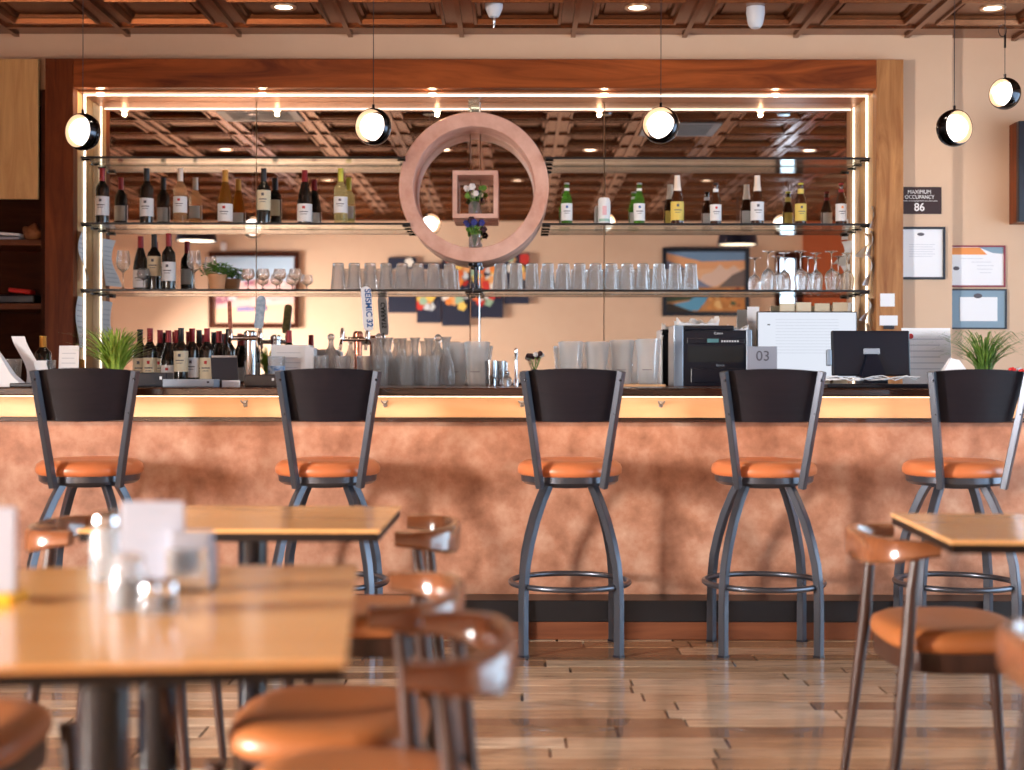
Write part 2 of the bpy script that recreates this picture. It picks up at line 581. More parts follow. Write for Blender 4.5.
def build_room():
    # floor of long wood-look tiles laid across the room
    bm = NB()
    cl = bm.loops.layers.float_color.new('Col')
    tones = [rgb(204, 176, 146), rgb(184, 152, 120), rgb(160, 126, 94), rgb(212, 190, 164), rgb(194, 166, 136), rgb(136, 104, 78), rgb(204, 180, 152)]
    y = -0.6
    g = .005
    while y < 8.4:
        h = random.choice((.105, .12, .12, .14))
        x = -5.4 - random.random()
        while x < 5.4:
            w = random.choice((.45, .6, .75, .9, 1.05)) + random.uniform(-.04, .04)
            z = random.uniform(-.0008, 0)
            a, b_, c, d = (x + g, y + g * .6), (x + w - g, y + g * .6), (x + w - g, y + h - g * .6), (x + g, y + h - g * .6)
            top = [bm.verts.new((p[0], p[1], z)) for p in (a, b_, c, d)]
            bot = [bm.verts.new((p[0], p[1], -.02)) for p in (a, b_, c, d)]
            col = random.choice(tones)
            k = random.uniform(.88, 1.1)
            col = (col[0] * k, col[1] * k, col[2] * k, 1)
            fs = [bm.faces.new(top)] + [bm.faces.new((bot[i], bot[(i + 1) % 4], top[(i + 1) % 4], top[i])) for i in range(4)]
            for f in fs:
                for lp in f.loops:
                    lp[cl] = col
            x += w
        y += h
    base = [bm.verts.new(p) for p in ((-5.6, -.7, -.006), (5.6, -.7, -.006), (5.6, 8.5, -.006), (-5.6, 8.5, -.006))]
    f = bm.faces.new(base)
    for lp in f.loops:
        lp[cl] = rgb(50, 32, 22)
    bb = [bm.verts.new((v.co.x, v.co.y, -.1)) for v in base]
    f = bm.faces.new(list(reversed(bb)))
    for i in range(4):
        bm.faces.new((bb[i], bb[(i + 1) % 4], base[(i + 1) % 4], base[i]))
    struct('floor', bm, 'floor')

    # far wall: header over the mirror, pier, recess at the right
    bm = NB()
    add_box(bm, ROOM_X0 - .2, 2.386, 7.8, 8.4, 2.665, 3.2)
    add_box(bm, 1.999, 2.386, 7.8, 8.4, 0, 2.665)
    add_box(bm, -2.46, 1.999, 8.1, 8.4, 0, 2.665)
    add_box(bm, ROOM_X0 - .2, -2.46, 8.25, 8.4, 0, 2.665)
    add_box(bm, 2.386, ROOM_X1 + .2, 7.87, 8.4, 0, 3.2)
    struct('wall_back', bm, 'wall')

    def side_wall(name, x, w, win):
        bm = NB()
        xa, xb = (x - w, x) if x < 0 else (x, x + w)
        y0, y1, z0, z1 = win
        add_box(bm, xa, xb, ROOM_Y0 - .2, y0, 0, 3.2)
        add_box(bm, xa, xb, y1, 8.4, 0, 3.2)
        add_box(bm, xa, xb, y0, y1, 0, z0)
        add_box(bm, xa, xb, y0, y1, z1, 3.2)
        struct(name, bm, 'wall')
    side_wall('wall_left', ROOM_X0, .15, LWIN)
    side_wall('wall_right', ROOM_X1, .15, RWIN)

    def window(name, x, win, n):
        y0, y1, z0, z1 = win
        bm = NB()
        t = .045
        for i in range(n + 1):
            yy = y0 + t / 2 + (y1 - y0 - t) * i / n
            add_box(bm, x - .03, x + .03, yy - t / 2, yy + t / 2, z0, z1)
        add_box(bm, x - .03, x + .03, y0, y1, z0, z0 + t)
        add_box(bm, x - .03, x + .03, y0, y1, z1 - t, z1)
        fr = struct(name, bm, 'black_metal')
        bm = NB()
        add_box(bm, x - .004, x + .004, y0 + t, y1 - t, z0 + t, z1 - t)
        obj('window_pane', bm, 'window_glass', fr)
    window('window_1', ROOM_X0 - .06, LWIN, 1)
    window('window_2', ROOM_X1 + .06, RWIN, 5)

    # wall behind the camera with a glazed door, seen in the mirror
    Y0 = ROOM_Y0
    bm = NB()
    add_box(bm, ROOM_X0 - .2, 3.00, Y0 - .15, Y0, 0, 3.2)
    add_box(bm, 3.00, 3.32, Y0 - .15, Y0, 2.55, 3.2)
    struct('wall_front', bm, 'wall')
    bm = NB()
    add_box(bm, 3.32, ROOM_X1 + .2, Y0 - .15, Y0 + .02, 0, 3.2)
    struct('wall_front_side', bm, 'terracotta')
    bm = NB()
    for xa, xb in ((3.00, 3.06), (3.24, 3.32)):
        add_box(bm, xa, xb, Y0 - .12, Y0 + .03, 0, 2.55)
    add_box(bm, 3.06, 3.24, Y0 - .1, Y0, 2.47, 2.55)
    add_box(bm, 3.06, 3.24, Y0 - .1, Y0, 0, .2)
    d = struct('door_1', bm, 'cab_dark')
    bm = NB()
    add_box(bm, 3.06, 3.24, Y0 - .07, Y0 - .06, .2, 2.47)
    obj('door_glass', bm, 'window_glass', d)
    bm = NB()
    add_box(bm, ROOM_X0, ROOM_X1, Y0, Y0 + .03, 2.90, CEIL, .005)
    struct('trim_7', bm, 'ceiling')

    # coffered tin ceiling: 0.61 m tiles
    bm = NB()
    P = .61
    off = .305

    def ring_quads(cx, cy, a, za, b, zb):
        A = [(-a[0], -a[1]), (a[0], -a[1]), (a[0], a[1]), (-a[0], a[1])]
        B = [(-b[0], -b[1]), (b[0], -b[1]), (b[0], b[1]), (-b[0], b[1])]
        for i in range(4):
            j = (i + 1) % 4
            bm.faces.new([bm.verts.new((cx + q[0], cy + q[1], z)) for q, z in ((A[i], za), (A[j], za), (B[j], zb), (B[i], zb))])
    y1 = 7.605
    rows = 13
    for j in range(rows):
        cy = y1 - P / 2 - j * P
        for i in range(-9, 9):
            cx = off + P * i + P / 2
            prof = [(.305, 0), (.232, 0), (.227, -.013), (.214, -.013), (.206, .012), (.190, .012), (.180, .030), (.166, .030), (.160, .022), (.150, .022)]
            for (a, za), (b_, zb) in zip(prof, prof[1:]):
                ring_quads(cx, cy, (a, a), CEIL + za, (b_, b_), CEIL + zb)
            a, z = prof[-1]
            bm.faces.new([bm.verts.new((cx + s * a, cy + t * a, CEIL + z)) for s, t in ((-1, -1), (1, -1), (1, 1), (-1, 1))])
    for i in range(-9, 10):
        x = off + P * i
        add_box(bm, x - .013, x + .013, y1 - rows * P, 7.9, CEIL - .016, CEIL)
    for j in range(rows + 1):
        yy = y1 - P * j
        add_box(bm, off - 9 * P, off + 9 * P, yy - .013, yy + .013, CEIL - .015, CEIL)
    bm.faces.new([bm.verts.new(p) for p in ((-5.6, y1, CEIL + .001), (5.6, y1, CEIL + .001), (5.6, 7.9, CEIL + .001), (-5.6, 7.9, CEIL + .001))])
    add_box(bm, -5.6, 5.6, -.6, 8.4, CEIL + .08, CEIL + .2)
    struct('ceiling', bm, 'ceiling')

    # wooden surround of the mirror alcove
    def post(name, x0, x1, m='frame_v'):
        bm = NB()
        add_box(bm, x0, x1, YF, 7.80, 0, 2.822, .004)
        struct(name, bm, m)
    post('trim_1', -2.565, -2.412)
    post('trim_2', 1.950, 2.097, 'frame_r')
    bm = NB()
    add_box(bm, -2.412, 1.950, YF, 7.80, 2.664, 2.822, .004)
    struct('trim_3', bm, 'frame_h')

    # jambs with a recess for the strip light; soffit
    for name, x0, x1 in (('trim_4', -2.46, -2.412), ('trim_5', 1.950, 1.999)):
        bm = NB()
        add_box(bm, x0, x1, 7.8, 8.1, 0, 2.664)
        struct(name, bm, 'oak')
    bm = NB()
    add_box(bm, -2.412, 1.950, 7.8, 8.1, 2.655, 2.70)
    struct('trim_6', bm, 'soffit')


build_room()


# ------------------------------------------------------------------ mirror, strips, pucks
def build_alcove():
    t = thing('wall_mirror', 'big wall mirror of joined panels behind the glass bar shelves', 'mirror', (0, 8.1, 1.0))
    xs = [(-2.411, -1.482), (-1.480, -.268), (-.209, .492), (.494, 1.949)]
    for a, b in xs:
        bm = NB()
        add_box(bm, a + .0015, b - .0015, -.03, -.002, .0, 1.654)
        obj('mirror_panel', bm, 'mirror', t)
    bm = NB()
    add_box(bm, -.266, -.211, -.05, -.002, .0, 1.654, .004)
    obj('mirror_strip', bm, 'mirror', t)
    for side, x in (('left', -2.412), ('right', 1.950)):
        s = 1 if x < 0 else -1
        bm = NB()
        add_box(bm, min(x, x + s * .010), max(x, x + s * .010), 7.913, 7.918, 1.05, 2.655)
        o = obj('led_strip', bm, 'led')
        tag(o, 'bright vertical strip light on the %s side panel of the mirror alcove' % side, 'strip light')
    bm = NB()
    add_box(bm, -2.40, 1.94, 7.866, 7.870, 2.647, 2.655)
    o = obj('led_strip', bm, 'led')
    tag(o, 'long bright strip light under the top of the mirror alcove', 'strip light')
    # puck lamps
    where = ('above the wine bottles', 'beside the round frame', 'above the green bottles', 'above the brown bottles', 'at the far left end', )
    for px, w in zip((262, 432, 604, 775, 100), where):
        bm = NB()
        add_lathe(bm, [(0, 0), (.022, 0), (.022, -.006), (.016, -.012), (0, -.013)], 16)
        o = obj('puck_light', bm, 'puck', smooth=True, loc=(X(px, 7.83), 7.83, 2.6545))
        l = bpy.data.lights.new('puck_lamp', 'POINT')
        l.energy = 1.3
        l.color = (1, .72, .42)
        l.shadow_soft_size = .012
        lo = bpy.data.objects.new('puck_lamp', l)
        lo.location = (X(px, 7.83), 7.83, 2.627)
        COL.objects.link(lo)
        tag(o, 'small puck lamp in the copper alcove top, ' + w, 'puck light', 'puck lamps in the alcove top')


build_alcove()

SH1, SH2, SH3 = 2.296, 1.934, 1.569


def glass_shelf(x0, x1, z, y0, label):
    t = thing('glass_shelf', label, 'shelf', ((x0 + x1) / 2, 8.0, z), 0, 'glass shelves in front of the mirror')
    w = (x1 - x0) / 2
    bm = NB()
    add_box(bm, -w, w, y0 - 8.0 + .003, .038, -.005, .005)
    obj('glass_pane', bm, 'shelf_glass', t)
    bm = NB()
    add_box(bm, -w, w, y0 - 8.0 - .002, y0 - 8.0 + .003, -.006, .006, .001)
    obj('front_edge', bm, 'black_metal', t)
    for s in (-1, 1):
        bm = NB()
        add_box(bm, min(s * w, s * (w - .045)), max(s * w, s * (w - .045)), y0 - 8.0 + .01, y0 - 8.0 + .05, -.016, -.005, .002)
        add_box(bm, min(s * w, s * (w - .045)), max(s * w, s * (w - .045)), -.02, .02, -.016, -.005, .002)
        obj('bracket', bm, 'dark_chrome', t)
    return t


glass_shelf(-2.395, X(405, 7.8), SH1, 7.8, 'top left glass shelf, empty, above the wine bottles')
glass_shelf(X(545, 7.8), 1.935, SH1, 7.8, 'top right glass shelf, empty, above the beer bottles')
glass_shelf(-2.395, X(410, 7.8), SH2, 7.8, 'glass shelf left of the round frame carrying seven wine bottles')
glass_shelf(X(542, 7.8), 1.935, SH2, 7.8, 'glass shelf right of the round frame carrying beer bottles')
glass_shelf(-2.395, -.241, SH3, 7.8, 'lower left glass shelf with plant, wine glasses and upturned tumblers')
glass_shelf(-.237, 1.935, SH3, 7.8, 'lower right glass shelf with upturned tumblers and wine glasses')


# ------------------------------------------------------------------ round frame and its niche
def build_ring():
    Y0, Y1 = 7.83, 8.068
    cx, cz = X(473.6, Y0), Z(187, Y0)
    t = thing('round_frame', 'large round rose copper porthole frame in the middle of the mirror', 'round frame', (cx, 7.95, cz - .414))
    ro, ri = .413, .334
    bm = NB()
    y0, y1 = Y0 - 7.95, Y1 - 7.95
    M = Matrix.Translation((0, 0, .414)) @ Matrix.Rotation(R(90), 4, 'X')
    prof = [(ri, -y0 - .004), (ri + .004, -y0), (ro - .004, -y0), (ro, -y0 - .004), (ro, -y1), (ri, -y1), (ri, -y0 - .004)]
    add_lathe(bm, prof, 96, M=M)
    obj('ring', bm, 'ring', t, smooth=True)
    # glass hanger above
    bm = NB()
    add_box(bm, -.035, .025, 0, .012, .834, 1.285)
    obj('hanger_plate', bm, 'shelf_glass', t)
    # post below down to the shelf
    bm = NB()
    h = cz - .414 - (SH3 + .007)
    add_lathe(bm, [(0, -h), (.035, -h), (.035, -h + .012), (.008, -h + .016), (.008, -.02), (.04, -.014), (.04, .004), (0, .004)], 16, c=(.006, -.02, 0))
    obj('support_post', bm, 'dark_chrome', t, smooth=True)
    # square niche on the mirror
    n = thing('display_niche', 'square copper box niche on the mirror inside the round frame', 'niche', (X(475, 7.86), 7.95, Z(218, 7.86)))
    w, hh, th = .125, .262, .024
    bm = NB()
    add_box(bm, -w, w, -.09, .118, 0, th)
    add_box(bm, -w, w, -.09, .118, hh - th, hh)
    add_box(bm, -w, -w + th, -.09, .118, th, hh - th)
    add_box(bm, w - th, w, -.09, .118, th, hh - th)
    obj('box', bm, 'ring', n)

    def vase(label, x, y, z, cols):
        v = thing('flower_vase', label, 'vase', (x, y, z), 0, 'small flower vases in the round frame')
        bm = NB()
        add_lathe(bm, [(0, 0), (.030, 0), (.033, .01), (.033, .055), (.024, .068), (.022, .075), (.019, .075), (.021, .066), (.029, .054), (.029, .008), (0, .006)], 16)
        obj('glass', bm, 'clear', v, smooth=True)
        bm = NB()
        tips = []
        rnd = random.Random(len(label))
        for k in range(13):
            a = rnd.uniform(0, 2 * PI)
            s = rnd.uniform(.02, .062)
            hgt = rnd.uniform(.10, .155)
            p = Vector((s * math.cos(a), s * .6 * math.sin(a), hgt))
            add_tube(bm, [(0, 0, .01), (p.x * .3, p.y * .3, .07), p], .0018, 5)
            tips.append(p)
            for q in (.55, .75):
                c = Vector((p.x * q, p.y * q, hgt * q + .01))
                d = Vector((math.cos(a + 1), 0, .4)) * .028
                e = Vector((0, .008, .004))
                vs = [bm.verts.new(c), bm.verts.new(c + d * .5 + e), bm.verts.new(c + d), bm.verts.new(c + d * .5 - e)]
                bm.faces.new(vs)
        obj('stems', bm, 'leaf', v)
        for k, p in enumerate(tips):
            bm = NB()
            rr = rnd.uniform(.010, .017)
            for q in range(6):
                a = q * PI / 3
                add_ball(bm, p + Vector((math.cos(a) * rr * .7, -.004, math.sin(a) * rr * .7)), rr * .62, 6, 1, .6, 1)
            obj('flower', bm, cols[k % len(cols)], v, smooth='all')
    vase('small glass vase of white and blue flowers inside the square niche', X(474, 7.88), 7.93, Z(218, 7.86) + .024, ['white_fl', 'blue_fl', 'white_fl', 'leaf'])
    vase('small glass vase of blue flowers on the lower rim of the round frame', X(474.5, 7.88), 7.89, cz - .3343 + .001, ['blue_fl', 'dark_fl', 'blue_fl', 'leaf'])


build_ring()


# ------------------------------------------------------------------ bottles
def bottle_proto(name, cat, prof, body, cap, cap_prof, lab=None, lab2=None, emblem='ink', seg=24):
    def build(label, group):
        t = thing(name, label, cat, (0, 0, 0), 0, group)
        bm = NB()
        add_lathe(bm, prof, seg)
        obj('body', bm, body, t, smooth=True, angle=50)
        bm = NB()
        add_lathe(bm, cap_prof, 16)
        obj('cap', bm, cap, t, smooth=True)
        if lab:
            m, z0, z1 = lab
            r = max(p[0] for p in prof) + .0004
            o = obj('label', patch(r, -95, 95, z0, z1, n=16), m, t, smooth=True)
            obj('back_label', patch(r, 125, 235, z0 + .01, z1 - .008, n=12), m, o, smooth=True)
            h = z1 - z0
            obj('label_emblem', patch(r + .0007, -11, 11, z0 + h * .72, z0 + h * .86, n=4), emblem, o)
            obj('label_text', patch(r + .0007, -34, 34, z0 + h * .52, z0 + h * .57, n=6), 'ink', o)
            obj('label_text', patch(r + .0007, -24, 24, z0 + h * .40, z0 + h * .43, n=6), 'ink', o)
        if lab2:
            m, z0, z1, r = lab2
            obj('neck_label', patch(r, -180, 180, z0, z1, n=16), m, t, smooth=True)
        return t
    return Proto(build)


BORD = [(0, .004), (.030, 0), (.0365, .004), (.0372, .012), (.0372, .188), (.034, .205), (.022, .222), (.0155, .236), (.0145, .300), (.0155, .301), (.0155, .306), (0, .306)]
BURG = [(0, .004), (.032, 0), (.0395, .004), (.0405, .012), (.0405, .125), (.037, .155), (.026, .198), (.0165, .232), (.0145, .290), (.0155, .291), (.0155, .296), (0, .296)]
BEER = [(0, .003), (.026, 0), (.0300, .004), (.0305, .010), (.0305, .125), (.027, .145), (.0165, .172), (.0135, .190), (.0125, .222), (.0135, .223), (.0135, .229), (0, .229)]
TALLB = [(0, .003), (.030, 0), (.0350, .004), (.0355, .010), (.0355, .120), (.031, .150), (.020, .190), (.0155, .215), (.014, .262), (.015, .263), (.015, .270), (0, .270)]
CB = [(.0153, .236), (.0158, .237), (.0152, .300), (.0163, .3015), (.0163, .3075), (0, .3075)]
CU = [(.0160, .233), (.0170, .234), (.0152, .291), (.0163, .292), (.0163, .298), (0, .298)]
CE = [(.0142, .221), (.0152, .222), (.0150, .230), (.011, .2315), (0, .2315)]
CT = [(.0170, .205), (.0185, .206), (.0155, .262), (.0160, .272), (0, .272)]

B = {}
B['red_white'] = bottle_proto('wine_bottle', 'wine bottle', BORD, 'bottle_dark', 'cap_red', CB, ('label', .045, .150))
B['black_white'] = bottle_proto('wine_bottle', 'wine bottle', BORD, 'bottle_dark', 'cap_black', CB, ('label', .040, .140))
B['gold_white'] = bottle_proto('wine_bottle', 'wine bottle', BORD, 'bottle_dark', 'cap_black', CB, ('label_cream', .075, .185))
B['rose'] = bottle_proto('wine_bottle', 'wine bottle', BORD, 'bottle_rose', 'cap_white', CB, ('label', .060, .150), emblem='ink_red')
B['amber'] = bottle_proto('wine_bottle', 'wine bottle', BURG, 'bottle_amber', 'cap_gold', CU, ('label', .012, .110), emblem='ink_red')
B['burg'] = bottle_proto('wine_bottle', 'wine bottle', BURG, 'bottle_dark', 'cap_red', CU, ('label', .012, .110), emblem='ink_red')
B['white'] = bottle_proto('wine_bottle', 'wine bottle', BORD, 'bottle_white', 'cap_yellow', CB, ('label', .060, .150))
B['cream'] = bottle_proto('wine_bottle', 'wine bottle', BORD, 'bottle_dark', 'cap_red', CB, ('label_cream', .030, .150), emblem='ink_red')
B['black_cream'] = bottle_proto('wine_bottle', 'wine bottle', BORD, 'bottle_dark', 'cap_black', CB, ('label_cream', .030, .150))
B['green'] = bottle_proto('beer_bottle', 'beer bottle', BEER, 'beer_green', 'steel', CE, ('label', .020, .115), ('label', .186, .200, .0142), 'ink_blue')
B['tall_yellow'] = bottle_proto('beer_bottle', 'beer bottle', TALLB, 'beer_brown', 'cap_white', CT, ('label_yellow', .022, .125), ('cap_white', .186, .206, .0205))
B['red_label'] = bottle_proto('beer_bottle', 'beer bottle', BEER, 'beer_brown', 'cap_black', CE, ('label', .020, .110), ('label', .180, .198, .0148), 'ink_red')
B['tall_white'] = bottle_proto('beer_bottle', 'beer bottle', TALLB, 'beer_brown', 'cap_white', CT, ('label', .022, .125), ('cap_white', .180, .206, .0208))
B['yellow'] = bottle_proto('beer_bottle', 'beer bottle', BEER, 'beer_brown', 'cap_yellow', CE, ('label_yellow', .020, .115), ('label_yellow', .172, .198, .0165))
B['orange'] = bottle_proto('beer_bottle', 'beer bottle', BEER, 'beer_brown', 'cap_red', CE, ('label', .020, .115), ('cap_red', .180, .196, .0148), 'orange_print')
B['plain'] = bottle_proto('beer_bottle', 'beer bottle', [(r, z * .86) for r, z in BEER], 'bottle_dark', 'cap_black', [(r, z * .86) for r, z in CE])

YB = 7.885
zb = SH2 + .0062
for px, k, lb in (
    (102, 'red_white', 'red capped wine bottle nearest the left end of the upper shelf'),
    (146.5, 'black_white', 'dark wine bottle with black cap and white label, second from the left alcove side'),
    (180, 'rose', 'clear bottle of pink wine with white cap on the upper shelf'),
    (225, 'amber', 'amber sloped wine bottle with gold cap on the upper shelf'),
    (263.5, 'gold_white', 'tall dark wine bottle with high cream label on the upper shelf'),
    (304.5, 'burg', 'dark sloped wine bottle with red cap and white label on the upper shelf'),
    (340.5, 'white', 'clear white wine bottle with yellow green cap, nearest the round frame'),
):
    B[k].place((X(px, YB), YB, zb), lb, 'wine bottles on the upper left shelf')
for px, k, lb in (
    (566.5, 'green', 'green beer bottle just right of the round frame'),
    (639, 'green', 'green beer bottle right of the white can'),
    (677, 'tall_yellow', 'tall brown beer bottle with oval yellow label and foil neck'),
    (715.5, 'red_label', 'brown beer bottle with black cap, white and red label'),
    (757, 'tall_white', 'tall brown beer bottle with white label and pale foil neck'),
    (800.5, 'yellow', 'brown beer bottle with yellow label and yellow neck'),
    (841, 'orange', 'brown beer bottle with orange emblem, nearest the right end of the upper shelf'),
):
    B[k].place((X(px, YB), YB, zb), lb, 'beer bottles on the upper right shelf')
# white can
t = thing('drink_can', 'white drink can with pastel print among the beer bottles', 'can', (X(604, YB), YB, zb))
bm = NB()
add_lathe(bm, [(0, .004), (.026, 0), (.033, .008), (.034, .014), (.034, .128), (.030, .142), (.025, .148), (.022, .146), (0, .146)], 24)
obj('body', bm, 'white_plastic', t, smooth=True, angle=50)
obj('label_text', patch(.0345, -20, 20, .05, .10), mat('pink_print', rgb(226, 180, 190), .5), t)
obj('label_text', patch(.0345, -60, 60, .015, .03), mat('mint_print', rgb(150, 190, 178), .5), t)

# lower shelf: wine bottles
zc = SH3 + .0062
for px, y, k, lb in (
    (140.5, 7.91, 'burg', 'sloped red wine bottle with red cap at the left of the lower shelf cluster'),
    (154, 7.90, 'gold_white', 'tall wine bottle with cream label in the middle of the lower shelf cluster'),
    (168.5, 7.85, 'red_white', 'wine bottle with red cap and white label at the right of the lower shelf cluster'),
):
    B[k].place((X(px, y), y, zc), lb, 'wine bottles on the lower left shelf')

BC = 1.045     # top of the counter behind the bar
cols = ((140, 7.80, 'black_cream', 'first bottle beside the grass plant, black cap'),
        (150, 7.62, 'cream', 'front bottle next to the grass plant, red cap'),
        (160, 7.90, 'cream', 'red capped bottle in the rear row left of the sloped bottle'),
        (168.5, 7.66, 'burg', 'sloped dark bottle with red cap in front row'),
        (181, 7.55, 'gold_white', 'front bottle with tall cream label and dark cap'),
        (177, 7.93, 'red_white', 'rear bottle with red cap half hidden behind the front cream label'),
        (192, 7.62, 'red_white', 'red capped bottle with pale label right of the front cream label'),
        (207, 7.62, 'cream', 'red capped bottle with cream label left of the black menu card'),
        (199, 7.88, 'black_cream', 'rear bottle with black cap behind the right pair'),
        (219, 7.74, 'burg', 'sloped bottle with red cap behind the black menu card'),
        (228.5, 7.70, 'black_white', 'black capped bottle between menu card and beer tap'))
for px, y, k, lb in cols:
    B[k].place((X(px, y), y, BC), lb + ', on the back counter', 'wine bottles on the back counter')
B['burg'].place((X(289, 7.66), 7.66, BC), 'wine bottle with dark red neck behind the white menu stand', 'wine bottles on the back counter')


# ------------------------------------------------------------------ glasses
def fluted(bm, prof, seg=24, amp=.02):
    add_lathe(bm, prof, seg)


def b_tumbler(label, group):
    bm = NB()
    H = .147
    pr = [(0, H - .001), (.027, H), (.031, H - .004), (.0318, H - .03), (.042, 0), (.0395, .0), (.0292, H - .03), (.027, H - .012), (0, H - .012)]
    add_lathe(bm, pr, 20)
    # long flutes
    for v in bm.verts:
        r = math.hypot(v.co.x, v.co.y)
        if r > .02:
            a = math.atan2(v.co.y, v.co.x)
            k = 1 + .02 * math.cos(10 * a)
            v.co.x *= k
            v.co.y *= k
    o = obj('tumbler', bm, 'clear', smooth=True, angle=25)
    return tag(o, label, 'drinking glass', group)


P_TUM = Proto(b_tumbler)
P_TUM2 = Proto(b_tumbler)
rnd = random.Random(3)
for i in range(8):
    px = 338.2 + 15.9 * i
    lb = 'upturned clear tumbler in the row left of the round frame'
    if i == 0:
        lb = 'upturned clear tumbler at the outer left end of the row'
    P_TUM.place((X(px, 7.86), 7.86 + rnd.uniform(-.01, .01), zc), lb, 'upturned tumblers left of the round frame')
for i in range(13):
    px = 500 + 15.9 * i
    lb = 'upturned clear tumbler in the row right of the round frame'
    if i == 12:
        lb = 'last upturned tumbler of the right row, before the landscape reflection'
    P_TUM2.place((X(px, 7.86), 7.86 + rnd.uniform(-.01, .01), zc), lb, 'upturned tumblers right of the round frame')


def wine_prof(s=1.0):
    o = [(0, 0), (.034, 0), (.034, .002), (.012, .006), (.004, .014), (.0035, .088), (.010, .098), (.030, .115), (.0385, .140), (.038, .165), (.031, .215)]
    i = [(.0298, .215), (.0368, .165), (.0372, .140), (.029, .117), (.009, .101), (0, .099)]
    return [(r * s, z * s) for r, z in o + i]


def b_wine(label, group):
    bm = NB()
    add_lathe(bm, wine_prof(1.0), 24)
    return tag(obj('wine_glass', bm, 'wineglass', smooth=True, angle=50), label, 'wine glass', group)


def b_wine_up(label, group):
    bm = NB()
    add_lathe(bm, [(r, .216 - z) for r, z in wine_prof(1.0)], 24)
    return tag(obj('wine_glass', bm, 'wineglass', smooth=True, angle=50), label, 'wine glass', group)


P_W = Proto(b_wine)
P_WU = Proto(b_wine_up)
for px, y, lb in ((123, 7.86, 'upright wine glass left of the lower shelf bottles'), (194, 7.86, 'upright wine glass between bottles and potted herb')):
    P_W.place((X(px, y), y, zc), lb, 'upright wine glasses on the lower shelf')


def b_small(label, group):
    bm = NB()
    add_lathe(bm, [(r * .95, z * .53) for r, z in wine_prof()], 20)
    return tag(obj('cordial_glass', bm, 'wineglass', smooth=True, angle=50), label, 'small glass', group)


P_S = Proto(b_small)
for px, lb in ((143.5, 'tiny stemmed glass in front of the lower shelf wine bottles'), (248, 'small stemmed glass nearest the potted herb'), (263, 'second small stemmed glass right of the potted herb'),
               (279.5, 'third small stemmed glass right of the potted herb'), (295, 'small stemmed glass farthest from the potted herb')):
    y = 7.832 if px < 200 else 7.85
    P_S.place((X(px, y), y, zc), lb, 'small stemmed glasses on the lower shelf')
nth = ['nearest the landscape reflection', 'second along from the landscape reflection', 'third along from the landscape reflection', 'fourth along from the landscape reflection', 'fifth, beside the outermost one', 'outermost beside the right alcove side']
for i, px in enumerate((768, 784, 800.5, 816, 831.5, 847)):
    y = 7.85 if i % 2 == 0 else 7.96
    P_WU.place((X(px, y), y, zc), 'upturned wine glass on the lower right shelf, ' + nth[i], 'upturned wine glasses')


# ------------------------------------------------------------------ plants
def blades(bm, n, base_r, h0, h1, lean, width, rnd, droop=.3, seg=6):
    for k in range(n):
        a = rnd.uniform(0, 2 * PI)
        r0 = base_r * math.sqrt(rnd.random())
        p = Vector((r0 * math.cos(a), r0 * math.sin(a), 0))
        h = rnd.uniform(h0, h1)
        ln = rnd.uniform(lean * .15, lean)
        d = Vector((math.cos(a + rnd.uniform(-.5, .5)), math.sin(a + rnd.uniform(-.5, .5)), 0))
        sd = Vector((-d.y, d.x, 0))
        rows = []
        for i in range(seg + 1):
            u = i / seg
            q = p + d * (ln * u ** 1.6) + Vector((0, 0, h * (u - droop * u * u * u)))
            w = width * (1 - u) ** .6 * (.5 + .5 * min(1, u * 5)) + .0004
            rows.append((bm.verts.new(q + sd * w + Vector((0, 0, w * .3))), bm.verts.new(q - sd * w + Vector((0, 0, w * .3)))))
        for A, C in zip(rows, rows[1:]):
            bm.faces.new((A[0], A[1], C[1], C[0]))


def potted(name, label, loc, n, h0, h1, lean, width, droop, leafm, potm, pr, ph, seed, base=.03):
    t = thing(name, label, 'plant', loc)
    bm = NB()
    add_lathe(bm, [(0, 0), (pr * .75, 0), (pr, ph * .9), (pr * 1.06, ph * .9), (pr * 1.06, ph), (pr * .93, ph), (pr * .9, ph * .85), (0, ph * .85)], 24)
    obj('pot', bm, potm, t, smooth=True)
    bm = NB()
    blades(bm, n, base, h0, h1, lean, width, random.Random(seed), droop)
    o = obj('foliage', bm, leafm, t)
    o.location = (0, 0, ph * .85)
    return t


potted('grass_plant', 'bushy lime green grass plant in a white pot behind the first stool', (X(115, 6.15), 6.15, 1.052), 240, .12, .30, .19, .0055, .32, 'leaf_lime', 'pot_white', .055, .065, 4)
potted('grass_plant', 'arching long bladed grass plant at the right end of the bar', (X(984, 6.22), 6.22, 1.052), 190, .18, .40, .38, .0024, .62, 'grass', 'pot_white', .06, .07, 9)


def herb(px):
    t = thing('potted_herb', 'small leafy herb in a terracotta pot on the lower glass shelf', 'plant', (X(px, 7.87), 7.87, zc))
    bm = NB()
    add_lathe(bm, [(0, 0), (.040, 0), (.050, .072), (.053, .072), (.053, .085), (.047, .085), (.045, .07), (0, .07)], 24)
    obj('pot', bm, 'terra', t, smooth=True)
    bm = NB()
    rd = random.Random(5)
    for k in range(420):
        a = rd.uniform(0, 2 * PI)
        e = rd.uniform(-.1, 1.3)
        r = rd.uniform(.03, .085)
        c = Vector((r * math.cos(a) * math.cos(e) * 1.15, r * .8 * math.sin(a) * math.cos(e), .085 + r * math.sin(e) * .85))
        d = Vector((math.cos(a), math.sin(a), rd.uniform(-.4, .8))).normalized() * rd.uniform(.014, .024)
        s = d.cross(Vector((0, 0, 1))).normalized() * d.length * .45
        up = Vector((0, 0, .003))
        vs = [bm.verts.new(c), bm.verts.new(c + d * .4 + s + up), bm.verts.new(c + d), bm.verts.new(c + d * .4 - s + up)]
        bm.faces.new(vs)
    obj('foliage', bm, 'leaf', t)


herb(217)

